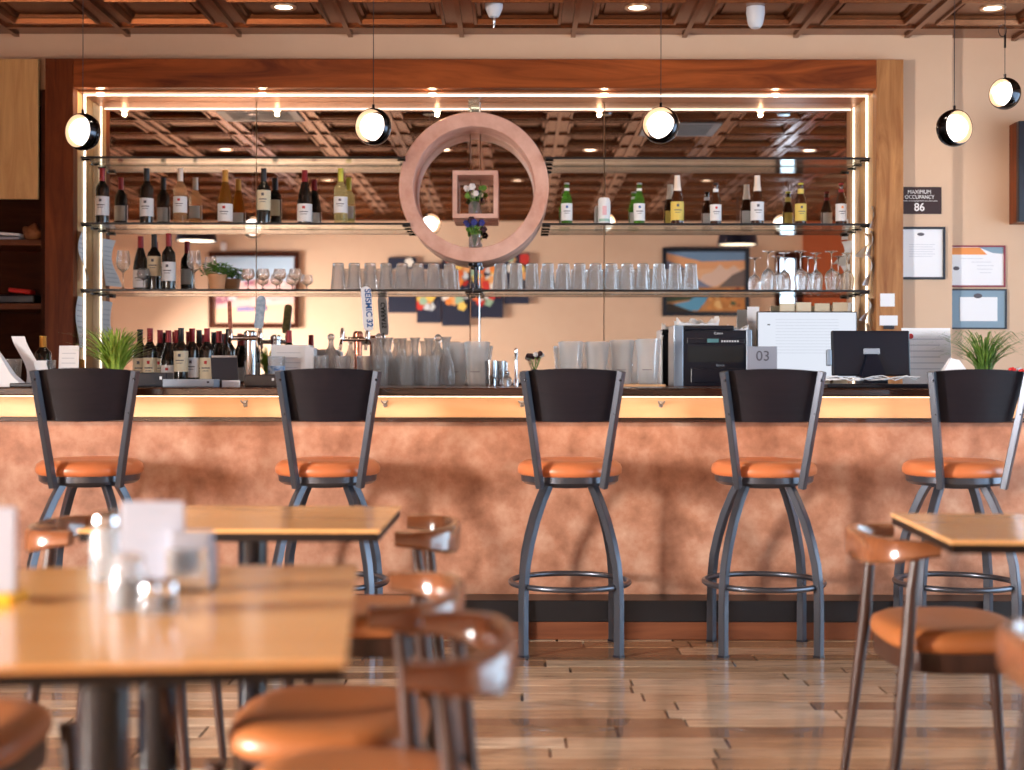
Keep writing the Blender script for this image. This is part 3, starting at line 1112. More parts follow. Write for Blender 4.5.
# ------------------------------------------------------------------ bar counter
def build_bar():
    t = thing('bar_counter', 'long bar with dark top, lit maple band and mottled copper front', 'bar counter', (0, 6.0, 0))
    x0, x1 = -3.5, 3.6

    def part(name, m, y0, y1, z0, z1, bev=.003):
        bm = NB()
        add_box(bm, x0, x1, y0 - 6, y1 - 6, z0, z1, bev)
        return obj(name, bm, m, t)
    part('countertop', 'bar_top', 5.75, 6.45, 1.018, 1.052, .006)
    part('wood_band', 'bar_band', 6.05, 6.12, .923, 1.018)
    part('shadow_gap', 'bar_top', 6.07, 6.12, .904, .923, 0)
    part('front_panel', 'bar_panel', 6.10, 6.14, .163, .904)
    part('foot_ledge', 'black_metal', 5.93, 6.30, .074, .164, .004)
    part('base_board', 'brown_base', 5.935, 6.0, 0, .074)
    part('carcass', 'cab_dark', 6.14, 6.44, .05, 1.018, 0)
    part('led_strip', 'led_warm', 5.905, 5.917, 1.012, 1.018, 0)
    for px in (245, 385, 522, 661, 801, 105):
        hk = obj('bag_hook', NBhook(), 'steel', t, smooth=True)
        hk.location = (X(px, 6.04), .05, .985)
        hk.scale = (.75, .75, .75)


def NBhook():
    bm = NB()
    add_box(bm, -.012, .012, -.004, 0, -.022, .012, .002)
    for s in (-1, 1):
        add_tube(bm, [(0, -.004, -.002), (s * .006, -.02, -.004), (s * .014, -.034, .004), (s * .018, -.038, .014)], .004, 8)
    add_tube(bm, [(0, -.004, -.016), (0, -.02, -.024), (0, -.028, -.016)], .0035, 8)
    return bm


build_bar()
area('bar_led_glow', (0, 5.911, 1.010), (R(28), 0, 0), 7.0, .012, 9, (1, .64, .42))

t = thing('back_counter', 'counter along the mirror carrying glasses, taps and bottles', 'counter', (-.2, 7.7, 0))
bm = NB()
add_box(bm, -2.2, 2.14, -.34, .34, 0, BC - .035)
obj('cabinet', bm, 'cab_dark', t)
bm = NB()
add_box(bm, -2.2, 2.14, -.36, .365, BC - .035, BC, .004)
obj('worktop', bm, 'brown_base', t)


# ------------------------------------------------------------------ bar stools
def stool(px, Yc, swivel, label):
    x = X(px, Yc)
    t = thing('bar_stool', label, 'bar stool', (x, Yc, 0), 0, 'swivel bar stools along the bar')
    # legs: square tube curving outward then straight down
    for sx in (-1, 1):
        for sy in (-1, 1):
            ctrl = [(.085, .672), (.112, .61), (.140, .53), (.163, .44), (.178, .36), (.185, .28), (.187, .20), (.187, .10), (.187, 0)]
            pts = []
            for d, z in ctrl:
                pts.append((sx * d, sy * d * .90, z))
            bm = NB()
            add_sweep(bm, pts, rect(.031, .031, .003), up=Vector((-sy, sx, 0)))
            bmesh.ops.translate(bm, verts=bm.verts, vec=(0, 0, 0))
            for v in bm.verts:
                if v.co.z < 0.02:
                    v.co.z = 0.0
            leg = obj('leg', bm, 'stool_metal', t, smooth=True, angle=30)
            bm = NB()
            add_box(bm, -.0165, .0165, -.0165, .0165, 0, .008, 0, Matrix.Translation((sx * .187, sy * .168, 0)) @ Matrix.Rotation(R(45), 4, 'Z'))
            obj('foot_pad', bm, 'black_plastic', leg)
    bm = NB()
    n = 40
    pts = [(.238 * math.cos(2 * PI * k / n), .238 * math.sin(2 * PI * k / n), .272) for k in range(n)]
    add_tube(bm, pts, .0115, 10, closed=True)
    obj('foot_ring', bm, 'stool_metal', t, smooth='all')
    MS = Matrix.Rotation(swivel, 4, 'Z')

    def sw(bm):
        bm.transform(MS)
        return bm
    bm = NB()
    add_lathe(bm, [(0, .655), (.10, .655), (.11, .668), (.180, .668), (.196, .680), (.198, .705), (0, .705)], 40)
    obj('swivel_plate', sw(bm), 'stool_metal', t, smooth=True)
    bm = NB()
    add_lathe(bm, [(0, .702), (.195, .702), (.209, .712), (.211, .728), (.205, .746), (.185, .760), (.150, .766), (.10, .762), (.05, .758), (0, .757)], 48)
    obj('seat', sw(bm), 'vinyl', t, smooth='all')
    for s in (-1, 1):
        bm = NB()
        pts = [(s * .124, -.196, .664), (s * .128, -.205, .70), (s * .150, -.238, .86), (s * .170, -.264, 1.0), (s * .187, -.282, 1.118)]
        add_sweep(bm, pts, rect(.027, .027, .003), up=Vector((.6, .8, 0)))
        up = obj('back_upright', sw(bm), 'stool_metal', t, smooth=True, angle=30)
        bm = NB()
        for z in (.955, 1.085):
            xx = s * (.150 + (z - .86) * .144)
            yy = -.238 - (z - .86) * .18 - .014
            add_ball(bm, (xx, yy, z), .006, 6, 1, .5, 1)
        obj('bolt', sw(bm), 'dark_chrome', up, smooth='all')
        if s > 0:
            continue
    # curved back panel, wider at the top, with an arched top edge
    bm = NB()
    NX, NZ = 16, 8
    front, back = [], []
    for j in range(NZ + 1):
        v = j / NZ
        rf, rb = [], []
        for i in range(NX + 1):
            u = -1 + 2 * i / NX
            zt = 1.118 + .011 * (1 - u * u)
            z = .922 + (zt - .922) * v + .004 * (1 - v) * (u * u)
            hw = .146 + .042 * v
            yb = -.246 - .036 * v
            bow = -.030 * (1 - u * u)
            rf.append(bm.verts.new((u * hw, yb + bow + .026, z)))
            rb.append(bm.verts.new((u * hw, yb + bow + .040, z)))
        front.append(rf)
        back.append(rb)
    for j in range(NZ):
        for i in range(NX):
            bm.faces.new((front[j][i], front[j][i + 1], front[j + 1][i + 1], front[j + 1][i]))
            bm.faces.new((back[j][i + 1], back[j][i], back[j + 1][i], back[j + 1][i + 1]))
    for i in range(NX):
        bm.faces.new((back[0][i], back[0][i + 1], front[0][i + 1], front[0][i]))
        bm.faces.new((front[NZ][i], front[NZ][i + 1], back[NZ][i + 1], back[NZ][i]))
    for j in range(NZ):
        bm.faces.new((back[j][0], front[j][0], front[j + 1][0], back[j + 1][0]))
        bm.faces.new((front[j][NX], back[j][NX], back[j + 1][NX], front[j + 1][NX]))
    obj('backrest', sw(bm), 'stool_wood', t, smooth=True, angle=40)
    return t


YS = 5.735
stool(90, YS, R(13), 'bar stool in front of the lime grass plant and wine bottles')
stool(328, YS, R(8), 'bar stool in front of the copper beer tap tower')
stool(570, YS, R(0), 'bar stool in front of the plastic water pitchers')
stool(764, YS, R(-3), 'bar stool in front of the black printer and 03 card')
stool(956, YS, R(1), 'bar stool behind the small right table, below the framed certificates')


# ------------------------------------------------------------------ dining chairs
def chair_build(label, group):
    t = thing('dining_chair', label, 'chair', (0, 0, 0), 0, group)
    n = 28
    pts = []
    for k in range(n + 1):
        a = -PI / 2 * 1.0 + PI * k / n          # -90..90
        s, c = math.sin(a), math.cos(a)
        y = .215 * math.copysign(abs(s) ** .8, s)
        x = -.088 - .145 * (abs(c) ** .62)
        pts.append((x, y, .668))

    def sec(i):
        u = abs(i / n * 2 - 1)                  # 0 at the back, 1 at the tips
        h = .078 - .042 * u ** 1.5
        w = .026 + .022 * u
        lift = (1 - u) * .006
        b = .008
        return [(p, q + .032 - h / 2 + lift) for p, q in rect(w, h, b)]
    bm = NB()
    add_sweep(bm, pts, sec)
    obj('back_rail', bm, 'chair_wood', t, smooth=True, angle=45)
    for s in (-1, 1):
        bm = NB()
        pp = [(-.215, s * .235, 0), (-.190, s * .225, .20), (-.165, s * .212, .42), (-.152, s * .208, .58), (-.142, s * .208, .655)]
        rr = [.011, .0145, .018, .0155, .013]
        add_tube(bm, pp, lambda i: rr[i], 12, up=Vector((0, 1, 0)))
        obj('leg', bm, 'chair_leg', t, smooth=True, angle=50)
        bm = NB()
        pp = [(.215, s * .215, 0), (.195, s * .205, .22), (.180, s * .198, .425)]
        rr2 = [.011, .015, .018]
        add_tube(bm, pp, lambda i: rr2[i], 12, up=Vector((0, 1, 0)))
        obj('leg', bm, 'chair_leg', t, smooth=True, angle=50)

    def rsq(hx, hy, e=3.2, m=40):
        out = []
        for k in range(m):
            a = 2 * PI * k / m
            c, s_ = math.cos(a), math.sin(a)
            out.append((hx * math.copysign(abs(c) ** (2 / e), c), hy * math.copysign(abs(s_) ** (2 / e), s_)))
        return out

    def layered(bm, layers):
        rings = []
        for hx, hy, z in layers:
            rings.append([bm.verts.new((p[0] + .002, p[1], z)) for p in rsq(hx, hy)])
        for A, C in zip(rings, rings[1:]):
            for i in range(len(A)):
                j = (i + 1) % len(A)
                bm.faces.new((A[i], A[j], C[j], C[i]))
        bm.faces.new(list(reversed(rings[0])))
        bm.faces.new(rings[-1])
    bm = NB()
    layered(bm, [(.172, .198, .375), (.174, .200, .38), (.175, .202, .425)])
    obj('seat_frame', bm, 'chair_leg', t, smooth=True)
    bm = NB()
    layered(bm, [(.172, .203, .424), (.180, .214, .432), (.182, .217, .448), (.176, .209, .466), (.152, .184, .478), (.12, .14, .480), (.05, .06, .476), (.01, .01, .475)])
    obj('seat', bm, 'seat_vinyl', t, smooth='all')
    return t


CH = Proto(chair_build)
g1 = 'wooden armchairs around the dining tables'
CH.place((1.11, 3.66, 0), 'wooden armchair with orange seat in full view left of the small right table', g1, 0)
CH.place((-.40, 3.86, 0), 'wooden armchair at the right end of the rear left table, nearest the bar', g1, PI)
CH.place((-.345, 2.68, 0), 'wooden armchair at the far right side of the big front table', g1, PI)
CH.place((-.245, 2.195, 0), 'nearest wooden armchair at the right side of the big front table', g1, PI)
CH.place((-1.05, 2.56, 0), 'wooden armchair with orange seat tucked under the left side of the front table', g1, 0)
CH.place((-1.055, 3.86, 0), 'wooden armchair at the left end of the rear left table behind the menus', g1, 0)
CH.place((1.0, 2.13, 0), 'wooden armchair cut by the right edge of the picture, nearest on that side', g1, 0)


# ------------------------------------------------------------------ dining tables
def table(label, x, y, w, d, rz, cols):
    t = thing('dining_table', label, 'table', (x, y, 0), rz, 'maple topped dining tables')
    bm = NB()
    add_box(bm, -w / 2, w / 2, -d / 2, d / 2, .742, .750, .003)
    obj('tabletop', bm, 'table_wood', t)
    bm = NB()
    add_box(bm, -w / 2 + .004, w / 2 - .004, -d / 2 + .004, d / 2 - .004, .722, .742)
    obj('underside_board', bm, 'table_edge', t)
    for cx, cy in cols:
        bm = NB()
        add_lathe(bm, [(0, .02), (.05, .02), (.05, .03), (.036, .045), (.036, .706), (0, .706)], 24, c=(cx, cy, 0))
        c = obj('column', bm, 'table_leg', t, smooth=True)
        bm = NB()
        for a in (0, 90):
            M = Matrix.Translation((cx, cy, 0)) @ Matrix.Rotation(R(a + 45 if len(cols) == 1 else a), 4, 'Z')
            L = .26 if len(cols) == 1 else (.24 if a == 0 else .16)
            add_box(bm, -L, L, -.028, .028, .0, .022, .004, M)
        obj('foot', bm, 'table_leg', c)
        bm = NB()
        add_box(bm, cx - .14, cx + .14, cy - .14, cy + .14, .706, .722)
        obj('mounting_plate', bm, 'table_leg', c)
    return t


table('big honey maple table in the left foreground with menus and shakers', -.600, 2.16, .70, .90, R(5.5), ((0, -.13), (0, .36)))
table('honey maple table behind the big one, nearer the bar', -.655, 3.53, .69, .60, 0, ((0, 0),))
table('small dark edged table at the right edge, in front of the last stool', 1.30, 3.32, .72, .61, R(-3), ((0, 0),))


# ------------------------------------------------------------------ things on the big table
TT = .750


def add_card(bm, w, h, th, M=None, bev=0):
    add_box(bm, -w / 2, w / 2, -th / 2, th / 2, 0, h, bev, M)


def table_items():
    # acrylic menu stand at the left with yellow foot
    t = thing('menu_stand', 'white menu card in a yellow footed stand at the left edge of the front table', 'menu stand', (X(-12, 2.2), 2.20, TT))
    bm = NB()
    add_box(bm, -.075, .052, -.04, .04, 0, .014, .004)
    obj('foot', bm, 'yellow', t)
    bm = NB()
    add_box(bm, -.06, .045, -.004, .004, .014, .146, .003)
    obj('card', bm, 'paper_grey', t)
    # menu holder in the centre
    t = thing('menu_stand', 'tall white menu card standing among the shakers on the front table', 'menu stand', (X(153, 2.35), 2.35, TT))
    bm = NB()
    add_box(bm, -.06, .06, -.025, .025, 0, .006, .002)
    obj('foot', bm, 'clear', t)
    bm = NB()
    add_box(bm, -.052, .052, -.003, .003, .006, .142, .002)
    c = obj('card', bm, 'paper_grey', t)
    for k in range(4):
        bm = NB()
        add_box(bm, -.034, .034 - .02 * (k % 2), -.0042, -.003, .05 + .025 * k, .052 + .025 * k)
        obj('print_line', bm, 'grey_plastic', c)

    def jar(name, label, cat, px, y, r, h, lid_m, lid_h, glassm='clear', fill=None):
        t = thing(name, label, cat, (X(px, y), y, TT))
        bm = NB()
        add_lathe(bm, [(0, 0), (r * .95, 0), (r, .006), (r, h * .75), (r * .8, h * .9), (r * .78, h), (r * .7, h), (r * .72, h * .88), (r * .88, h * .74), (r * .88, .008), (0, .006)], 20)
        obj('glass', bm, glassm, t, smooth=True)
        if fill:
            bm = NB()
            add_lathe(bm, [(0, .007), (r * .86, .008), (r * .86, h * .6), (0, h * .6)], 20)
            obj('contents', bm, fill, t, smooth=True)
        if lid_h:
            bm = NB()
            add_lathe(bm, [(r * .86, h - lid_h * .3), (r * .9, h), (r * .82, h + lid_h * .6), (r * .45, h + lid_h), (0, h + lid_h)], 20)
            obj('lid', bm, lid_m, t, smooth=True)
    jar('oil_bottle', 'clear glass bottle left of the tall menu card on the front table', 'bottle', 106, 2.42, .026, .098, 'chrome', .02)
    jar('sugar_jar', 'clear glass jar in front of the menu card on the front table', 'jar', 128, 2.12, .028, .075, 'clear', .01, fill='white_plastic')
    jar('salt_shaker', 'round salt shaker with steel cap in front of the menu, left one', 'salt shaker', 151, 2.09, .016, .034, 'chrome', .018)
    jar('pepper_shaker', 'round pepper shaker with steel cap in front of the menu, right one', 'pepper shaker', 167.5, 2.10, .016, .034, 'chrome', .018, fill='ink_black')
    t = thing('napkin_holder', 'steel napkin holder with white napkins right of the tall menu card', 'napkin holder', (X(192, 2.33), 2.33, TT))
    bm = NB()
    add_box(bm, -.035, .035, -.03, -.027, 0, .07)
    add_box(bm, -.035, .035, .027, .03, 0, .07)
    add_box(bm, -.035, .035, -.03, .03, 0, .004)
    obj('holder', bm, 'chrome', t)
    bm = NB()
    add_box(bm, -.033, .033, -.02, .02, .005, .095, .003)
    obj('napkins', bm, 'paper_grey', t)
    t = thing('water_tumbler', 'clear tumbler behind the menus near the oil bottle', 'glass', (X(120, 2.5), 2.5, TT))
    bm = NB()
    add_lathe(bm, [(0, 0), (.028, 0), (.036, .11), (.034, .11), (.026, .006), (0, .006)], 20)
    obj('glass', bm, 'clear', t, smooth=True)


table_items()


# ------------------------------------------------------------------ pendants
def pendant(px, py, Y, rz, ry, diam, label, loop=False):
    x, z = X(px, Y), Z(py, Y)
    t = thing('globe_pendant', label, 'pendant light', (x, Y, z), 0, 'globe pendants hanging over the bar')
    r = diam / 2
    # an open curved hoop with the opal globe held inside
    M = Matrix.Rotation(rz, 4, 'Z') @ Matrix.Rotation(ry, 4, 'X') @ Matrix.Rotation(R(90), 4, 'X')
    hd, n = .031, 8
    out = [(math.sqrt(r * r - (hd * 1.05 * (2 * k / n - 1)) ** 2), hd * (2 * k / n - 1)) for k in range(n + 1)]
    inn = [(q - .003, z) for q, z in reversed(out)]
    bm = NB()
    add_lathe(bm, out + inn + [out[0]], 40, M=M)
    sh = obj('hoop', bm, 'dark_chrome', t, smooth=True)
    bm = NB()
    add_lathe(bm, [(q - .0004, z * .99) for q, z in inn], 40, M=M)
    obj('lining', bm, 'gold_in', sh, smooth=True)
    bm = NB()
    for sx in (-1, 1):
        add_tube(bm, [M @ Vector((sx * r * .6, 0, 0)), M @ Vector((sx * (r - .003), 0, 0))], .003, 6)
    obj('globe_pin', bm, 'chrome', sh)
    bm = NB()
    cb = M @ Vector((0, 0, -r * .02))
    add_ball(bm, cb, r * .72, 20)
    obj('globe', bm, 'bulb', t, smooth='all')
    bm = NB()
    add_tube(bm, [(0, 0, r * .97), (0, 0, CEIL - z - .012)], .0016, 6)
    obj('cord', bm, 'black_plastic', t)
    bm = NB()
    add_lathe(bm, [(0, r * .95), (.006, r * .95), (.006, r * .95 + .02), (0, r * .95 + .022)], 10)
    obj('cord_grip', bm, 'dark_chrome', t, smooth=True)
    bm = NB()
    add_lathe(bm, [(0, CEIL - z - .03), (.045, CEIL - z - .03), (.05, CEIL - z - .017), (0, CEIL - z - .017)], 20)
    obj('ceiling_canopy', bm, 'dark_chrome', t, smooth=True)
    if loop:
        bm = NB()
        zz = Z(30, Y) - z
        pts = [(-.012 + .018 * math.cos(a), 0, zz + .028 * math.sin(a)) for a in [2 * PI * k / 16 for k in range(16)]]
        add_tube(bm, pts, .002, 6, closed=True)
        add_box(bm, -.004, .004, -.004, .004, zz - .08, zz - .02)
        obj('cord_loop', bm, 'dark_chrome', t)
    l = bpy.data.lights.new('globe_lamp', 'POINT')
    l.energy = 5
    l.color = (1, .82, .62)
    l.shadow_soft_size = r * .7
    return t


YP = 6.11
pendant(82.5, 132.5, YP, R(-27), R(0), .160, 'globe pendant in front of the left post of the mirror')
pendant(373, 127, YP, R(-24), R(0), .160, 'globe pendant left of the round frame')
pendant(660.5, 125, YP, R(-25), R(-10), .160, 'globe pendant right of the round frame')
pendant(954, 127.5, YP, R(24), R(0), .160, 'globe pendant in front of the bare wall, right of the wooden post')
pendant(1004.5, 93, 6.6, R(-56), R(0), .148, 'globe pendant turned sideways with a looped cord, last on the right', True)


# room drum pendants (their reflections show in the mirror)
def drum(x, y, z, label):
    t = thing('drum_pendant', label, 'pendant light', (x, y, z), 0, 'black drum pendants reflected in the mirror')
    bm = NB()
    add_lathe(bm, [(.215, 0), (.195, .10), (.18, .12), (0, .12), (0, .11), (.17, .11), (.185, .095), (.205, 0), (.215, 0)], 40)
    obj('shade', bm, 'black_plastic', t, smooth=True)
    bm = NB()
    add_lathe(bm, [(0, .010), (.200, .010), (.200, .016), (0, .016)], 40)
    obj('diffuser', bm, 'drum_glow', t, smooth=True)
    bm = NB()
    add_tube(bm, [(0, 0, .12), (0, 0, CEIL - z - .01)], .004, 6)
    obj('cord', bm, 'black_plastic', t)


drum(-3.35, 1.30, 2.50, 'black drum pendant reflected left, above the potted herb')
drum(2.30, 1.30, 2.47, 'black drum pendant reflected right, above the landscape picture')


# ------------------------------------------------------------------ ceiling fixtures
def b_down(label, group):
    t = thing('recessed_downlight', label, 'downlight', (0, 0, 0), 0, group)
    bm = NB()
    add_lathe(bm, [(.045, 0), (.062, -.004), (.066, 0), (.066, .004), (.045, .004)], 24)
    obj('trim_ring', bm, 'gold_in', t, smooth=True)
    bm = NB()
    add_lathe(bm, [(0, .002), (.046, .002)], 24)
    obj('lens', bm, 'downlight', t)
    return t


DL = Proto(b_down)
cz_ = CEIL + .018
spots = [((283, 7.30), 'downlight in the ceiling above the left wine bottles'), ((637, 7.30), 'downlight in the ceiling right of the smoke sensor'), ((992, 7.30), 'downlight in the ceiling above the right wall pictures')]
for (px, y), lb in spots:
    x = X(px, y)
    i = round((x - .61) / .61)
    DL.place((x, 7.30, cz_), lb, 'recessed downlights')
rest = [(-1.22, 6.08), (0, 6.08), (1.22, 6.08), (-2.44, 4.25), (-.61, 4.25), (.61, 4.25), (2.44, 4.25), (-1.83, 2.42), (0, 2.42), (1.83, 2.42)]
for k, (x, y) in enumerate(rest):
    DL.place((x, y + .0, cz_), 'recessed ceiling downlight seen only as a reflection in the mirror', 'reflected ceiling downlights')
for x, y in [(-1.22, 7.30), (.61, 7.30), (2.44, 7.30)] + rest:
    l = bpy.data.lights.new('downlight_lamp', 'SPOT')
    l.energy = 16
    l.color = (1, .76, .52)
    l.spot_size = R(110)
    l.spot_blend = .7
    l.shadow_soft_size = .05
    o = bpy.data.objects.new('downlight_lamp', l)
    o.location = (x, y, CEIL + .01)
    COL.objects.link(o)

# sprinkler/sensor
t = thing('ceiling_sensor', 'white ceiling sensor with a small silver nozzle above the round frame', 'sensor', (X(493.5, 7.25), 7.25, CEIL + .012))
bm = NB()
add_lathe(bm, [(0, .02), (.045, .02), (.045, -.008), (.040, -.022), (.026, -.052), (.022, -.055), (0, -.055)], 20)
obj('housing', bm, 'camera_white', t, smooth=True)
bm = NB()
add_lathe(bm, [(0, -.05), (.010, -.05), (.009, -.072), (.006, -.085), (.010, -.088), (.004, -.096), (.003, -.108), (0, -.11)], 12)
obj('nozzle', bm, 'chrome', t, smooth=True)
t = thing('security_camera', 'white dome security camera on the ceiling right of the middle', 'camera', (X(755, 7.3), 7.3, CEIL + .01))
bm = NB()
add_lathe(bm, [(0, .02), (.046, .02), (.048, -.02), (.046, -.032)], 24)
obj('housing', bm, 'camera_white', t, smooth=True)
bm = NB()
add_lathe(bm, [(.045, -.030), (.043, -.055), (.036, -.080), (.024, -.094), (0, -.098)], 24)
obj('dome', bm, 'camera_white', t, smooth=True)
for x, y, lb in ((-1.83, 6.25, 'grey ceiling vent panel reflected above the left shelf'), (1.22, 5.6, 'grey ceiling vent panel reflected above the right shelf')):
    i = round((x - .61) / .61)
    cx = .61 * round(x / .61)
    cy = 7.30 - .61 * round((7.30 - y) / .61)
    t = thing('ceiling_vent', lb, 'vent', (cx, cy, CEIL), 0, 'ceiling vents')
    bm = NB()
    add_box(bm, -.28, .28, -.28, .28, -.024, -.016, .003)
    obj('plate', bm, 'vent', t)
    for k in range(6):
        bm = NB()
        add_box(bm, -.22, .22, -.2 + k * .075, -.17 + k * .075, -.030, -.024)
        obj('slat', bm, 'vent', t)


# ------------------------------------------------------------------ beer taps
def handle(t, x, y, z, w, h, th, m, tilt, name='tap_handle', back=None):
    bm = NB()
    M = Matrix.Translation((x, y, z)) @ Matrix.Rotation(tilt, 4, 'Y')
    NB_ = 12
    outl = [(-w * .38, 0), (w * .38, 0), (w * .5, h * .12)] + [(w / 2 * math.cos(a), h - w / 2 + w / 2 * math.sin(a)) for a in [PI * k / 8 for k in range(9)]] + [(-w * .5, h * .12)]
    f0 = [bm.verts.new(M @ Vector((px, -th / 2, pz))) for px, pz in outl]
    f1 = [bm.verts.new(M @ Vector((px, th / 2, pz))) for px, pz in outl]
    bm.faces.new(f0)
    bm.faces.new(list(reversed(f1)))
    for i in range(len(outl)):
        j = (i + 1) % len(outl)
        bm.faces.new((f0[j], f0[i], f1[i], f1[j]))
    o = obj(name, bm, m, t)
    if back:
        bm = NB()
        f2 = [bm.verts.new(M @ Vector((px * .98, th / 2 + .001, pz))) for px, pz in outl]
        bm.faces.new(list(reversed(f2)))
        f3 = [bm.verts.new(M @ Vector((px * .98, th / 2 + .0002, pz))) for px, pz in outl]
        bm.faces.new(f3)
        obj('handle_back', bm, back, o)
    return o, M


def taps():
    y = 7.66
    zt = Z(333, y)
    t = thing('beer_tower', 'chrome beer tower with red and pale blue tap handles', 'beer tap', (X(250, y), y, BC))
    h = zt - BC
    bm = NB()
    add_lathe(bm, [(0, 0), (.055, 0), (.055, .012), (.032, .02), (.029, .03), (.029, h - .02), (.034, h - .015), (.034, h), (.02, h + .012), (0, h + .012)], 28)
    obj('column', bm, 'chrome', t, smooth=True)
    bm = NB()
    add_tube(bm, [(-.105, -.03, h - .03), (.07, -.03, h - .03)], .013, 12)
    obj('cross_bar', bm, 'chrome', t, smooth=True)
    for x in (-.098, .060):
        bm = NB()
        add_tube(bm, [(x, -.03, h - .03), (x, -.06, h - .035), (x, -.075, h - .06), (x, -.075, h - .10)], .009, 10)
        add_lathe(bm, [(0, h - .03), (.014, h - .03), (.014, h), (.008, h + .02), (0, h + .02)], 12, c=(x, -.04, 0))
        obj('faucet', bm, 'chrome', t, smooth=True)
    handle(t, -.098, -.04, h + .018, .019, .150, .014, 'tap_red', R(-2), back='paper')
    handle(t, .052, -.04, h + .022, .046, .175, .022, 'tap_blue', R(6), back='tap_gold')
    y = 7.66
    zt = Z(334, y)
    h = zt - BC
    t = thing('beer_tower', 'slim copper toned beer tower with a white lettered tap handle', 'beer tap', (X(358, y), y, BC))
    bm = NB()
    add_lathe(bm, [(0, 0), (.05, 0), (.05, .012), (.024, .02), (.022, .03), (.022, h - .02), (.028, h - .015), (.028, h), (.018, h + .014), (0, h + .014)], 28)
    obj('column', bm, 'copper_pipe', t, smooth=True)
    bm = NB()
    add_tube(bm, [(-.085, -.03, h - .03), (.07, -.03, h - .03)], .012, 12)
    obj('cross_bar', bm, 'chrome', t, smooth=True)
    for x in (-.080, .055):
        bm = NB()
        add_tube(bm, [(x, -.03, h - .03), (x, -.06, h - .035), (x - .004, -.075, h - .06), (x - .008, -.075, h - .09)], .0085, 10)
        add_lathe(bm, [(0, h - .03), (.013, h - .03), (.013, h), (.007, h + .03), (0, h + .03)], 12, c=(x, -.04, 0))
        obj('faucet', bm, 'chrome', t, smooth=True)
    o, M = handle(t, .062, -.045, h + .018, .054, .235, .018, 'paper', R(-4))
    tx = text('lettering', 'SEISMIC 32', .044, 'ink_blue', o, M @ Vector((.008, -.0098, .118)), (R(90), R(90 - 4), 0), .0012)
    tx = text('lettering', 'CARRATS', .036, 'ink_black', o, M @ Vector((.004, .0098, .118)), (R(90), R(90 + 4), R(180)), .0010)


taps()


# ------------------------------------------------------------------ carafes, pitchers and other counter glass
def b_carafe(label, group):
    bm = NB()
    pr = [(0, 0), (.040, 0), (.046, .006), (.048, .05), (.040, .12), (.020, .175), (.017, .20), (.022, .245), (.030, .262),
          (.028, .262), (.020, .245), (.0145, .20), (.0175, .175), (.037, .12), (.045, .05), (.042, .010), (0, .008)]
    add_lathe(bm, pr, 24)
    return tag(obj('glass_carafe', bm, 'clear', smooth=True, angle=50), label, 'carafe', group)


def b_stop(label, group):
    t = thing('stoppered_bottle', label, 'glass bottle', (0, 0, 0), 0, group)
    bm = NB()
    pr = [(0, 0), (.038, 0), (.042, .005), (.042, .15), (.030, .185), (.014, .215), (.013, .245), (.011, .245), (.011, .215), (.027, .183), (.039, .148), (.039, .008), (0, .006)]
    add_lathe(bm, pr, 24)
    obj('glass', bm, 'clear', t, smooth=True, angle=50)
    bm = NB()
    add_ball(bm, (0, 0, .262), .020, 10)
    obj('stopper', bm, 'clear', t, smooth='all')
    return t


def b_ctum(label, group):
    bm = NB()
    add_lathe(bm, [(0, 0), (.030, 0), (.033, .004), (.039, .16), (.037, .16), (.030, .008), (0, .006)], 24)
    for v in bm.verts:
        a = math.atan2(v.co.y, v.co.x)
        k = 1 + .02 * math.cos(8 * a)
        v.co.x *= k
        v.co.y *= k
    return tag(obj('tall_tumbler', bm, 'clear', smooth=True, angle=30), label, 'glass', group)


P_C, P_B, P_T = Proto(b_carafe), Proto(b_stop), Proto(b_ctum)
gl = 'water glassware on the back counter'
for px, y in ((375, 7.84), (388, 7.70), (402, 7.84), (415, 7.70), (429, 7.82)):
    P_C.place((X(px, y), y, BC), 'clear flared carafe among the crowded glassware right of the copper tap', gl)
P_C.place((X(446, 7.55), 7.55, BC), 'widest clear flared carafe at the right edge of the crowded glassware', gl)
for px, y, lb in ((331, 7.62, 'stoppered clear bottle left of the copper tap'), (379, 7.55, 'stoppered clear bottle just right of the copper tap'), (438, 7.72, 'stoppered clear bottle near the right of the crowded glassware')):
    P_B.place((X(px, y), y, BC), lb, gl)
for px, y in ((364, 7.50), (381, 7.45), (394, 7.53), (407, 7.45), (420, 7.53), (432, 7.44)):
    P_T.place((X(px, y), y, BC), 'clear ribbed tumbler in the front of the crowded glassware', gl)
P_T.place((X(321, 7.46), 7.46, BC), 'clear ribbed tumbler right of the white menu stand', gl)
P_T.place((X(343, 7.50), 7.50, BC), 'clear ribbed tumbler touching the copper tap column', gl)


def b_pitch(label, group):
    t = thing('water_pitcher', label, 'pitcher', (0, 0, 0), 0, group)
    bm = NB()
    add_lathe(bm, [(0, 0), (.048, 0), (.052, .006), (.060, .15), (.069, .222), (.071, .235), (.068, .235), (.066, .222), (.057, .15), (.049, .010), (0, .008)], 28)
    for v in bm.verts:      # pouring lip
        if v.co.z > .2 and v.co.y < -.04:
            v.co.y *= 1.12
            v.co.z += .004
    obj('jug', bm, 'frosted', t, smooth=True, angle=50)
    bm = NB()
    add_tube(bm, [(0, .060, .205), (0, .095, .200), (0, .105, .16), (0, .098, .10), (0, .062, .07)], .008, 8)
    obj('handle', bm, 'frosted', t, smooth=True)
    bm = NB()
    add_box(bm, -.035, .015, -.0575, -.0560, .075, .079)
    obj('measure_mark', bm, 'ink', t)
    return t


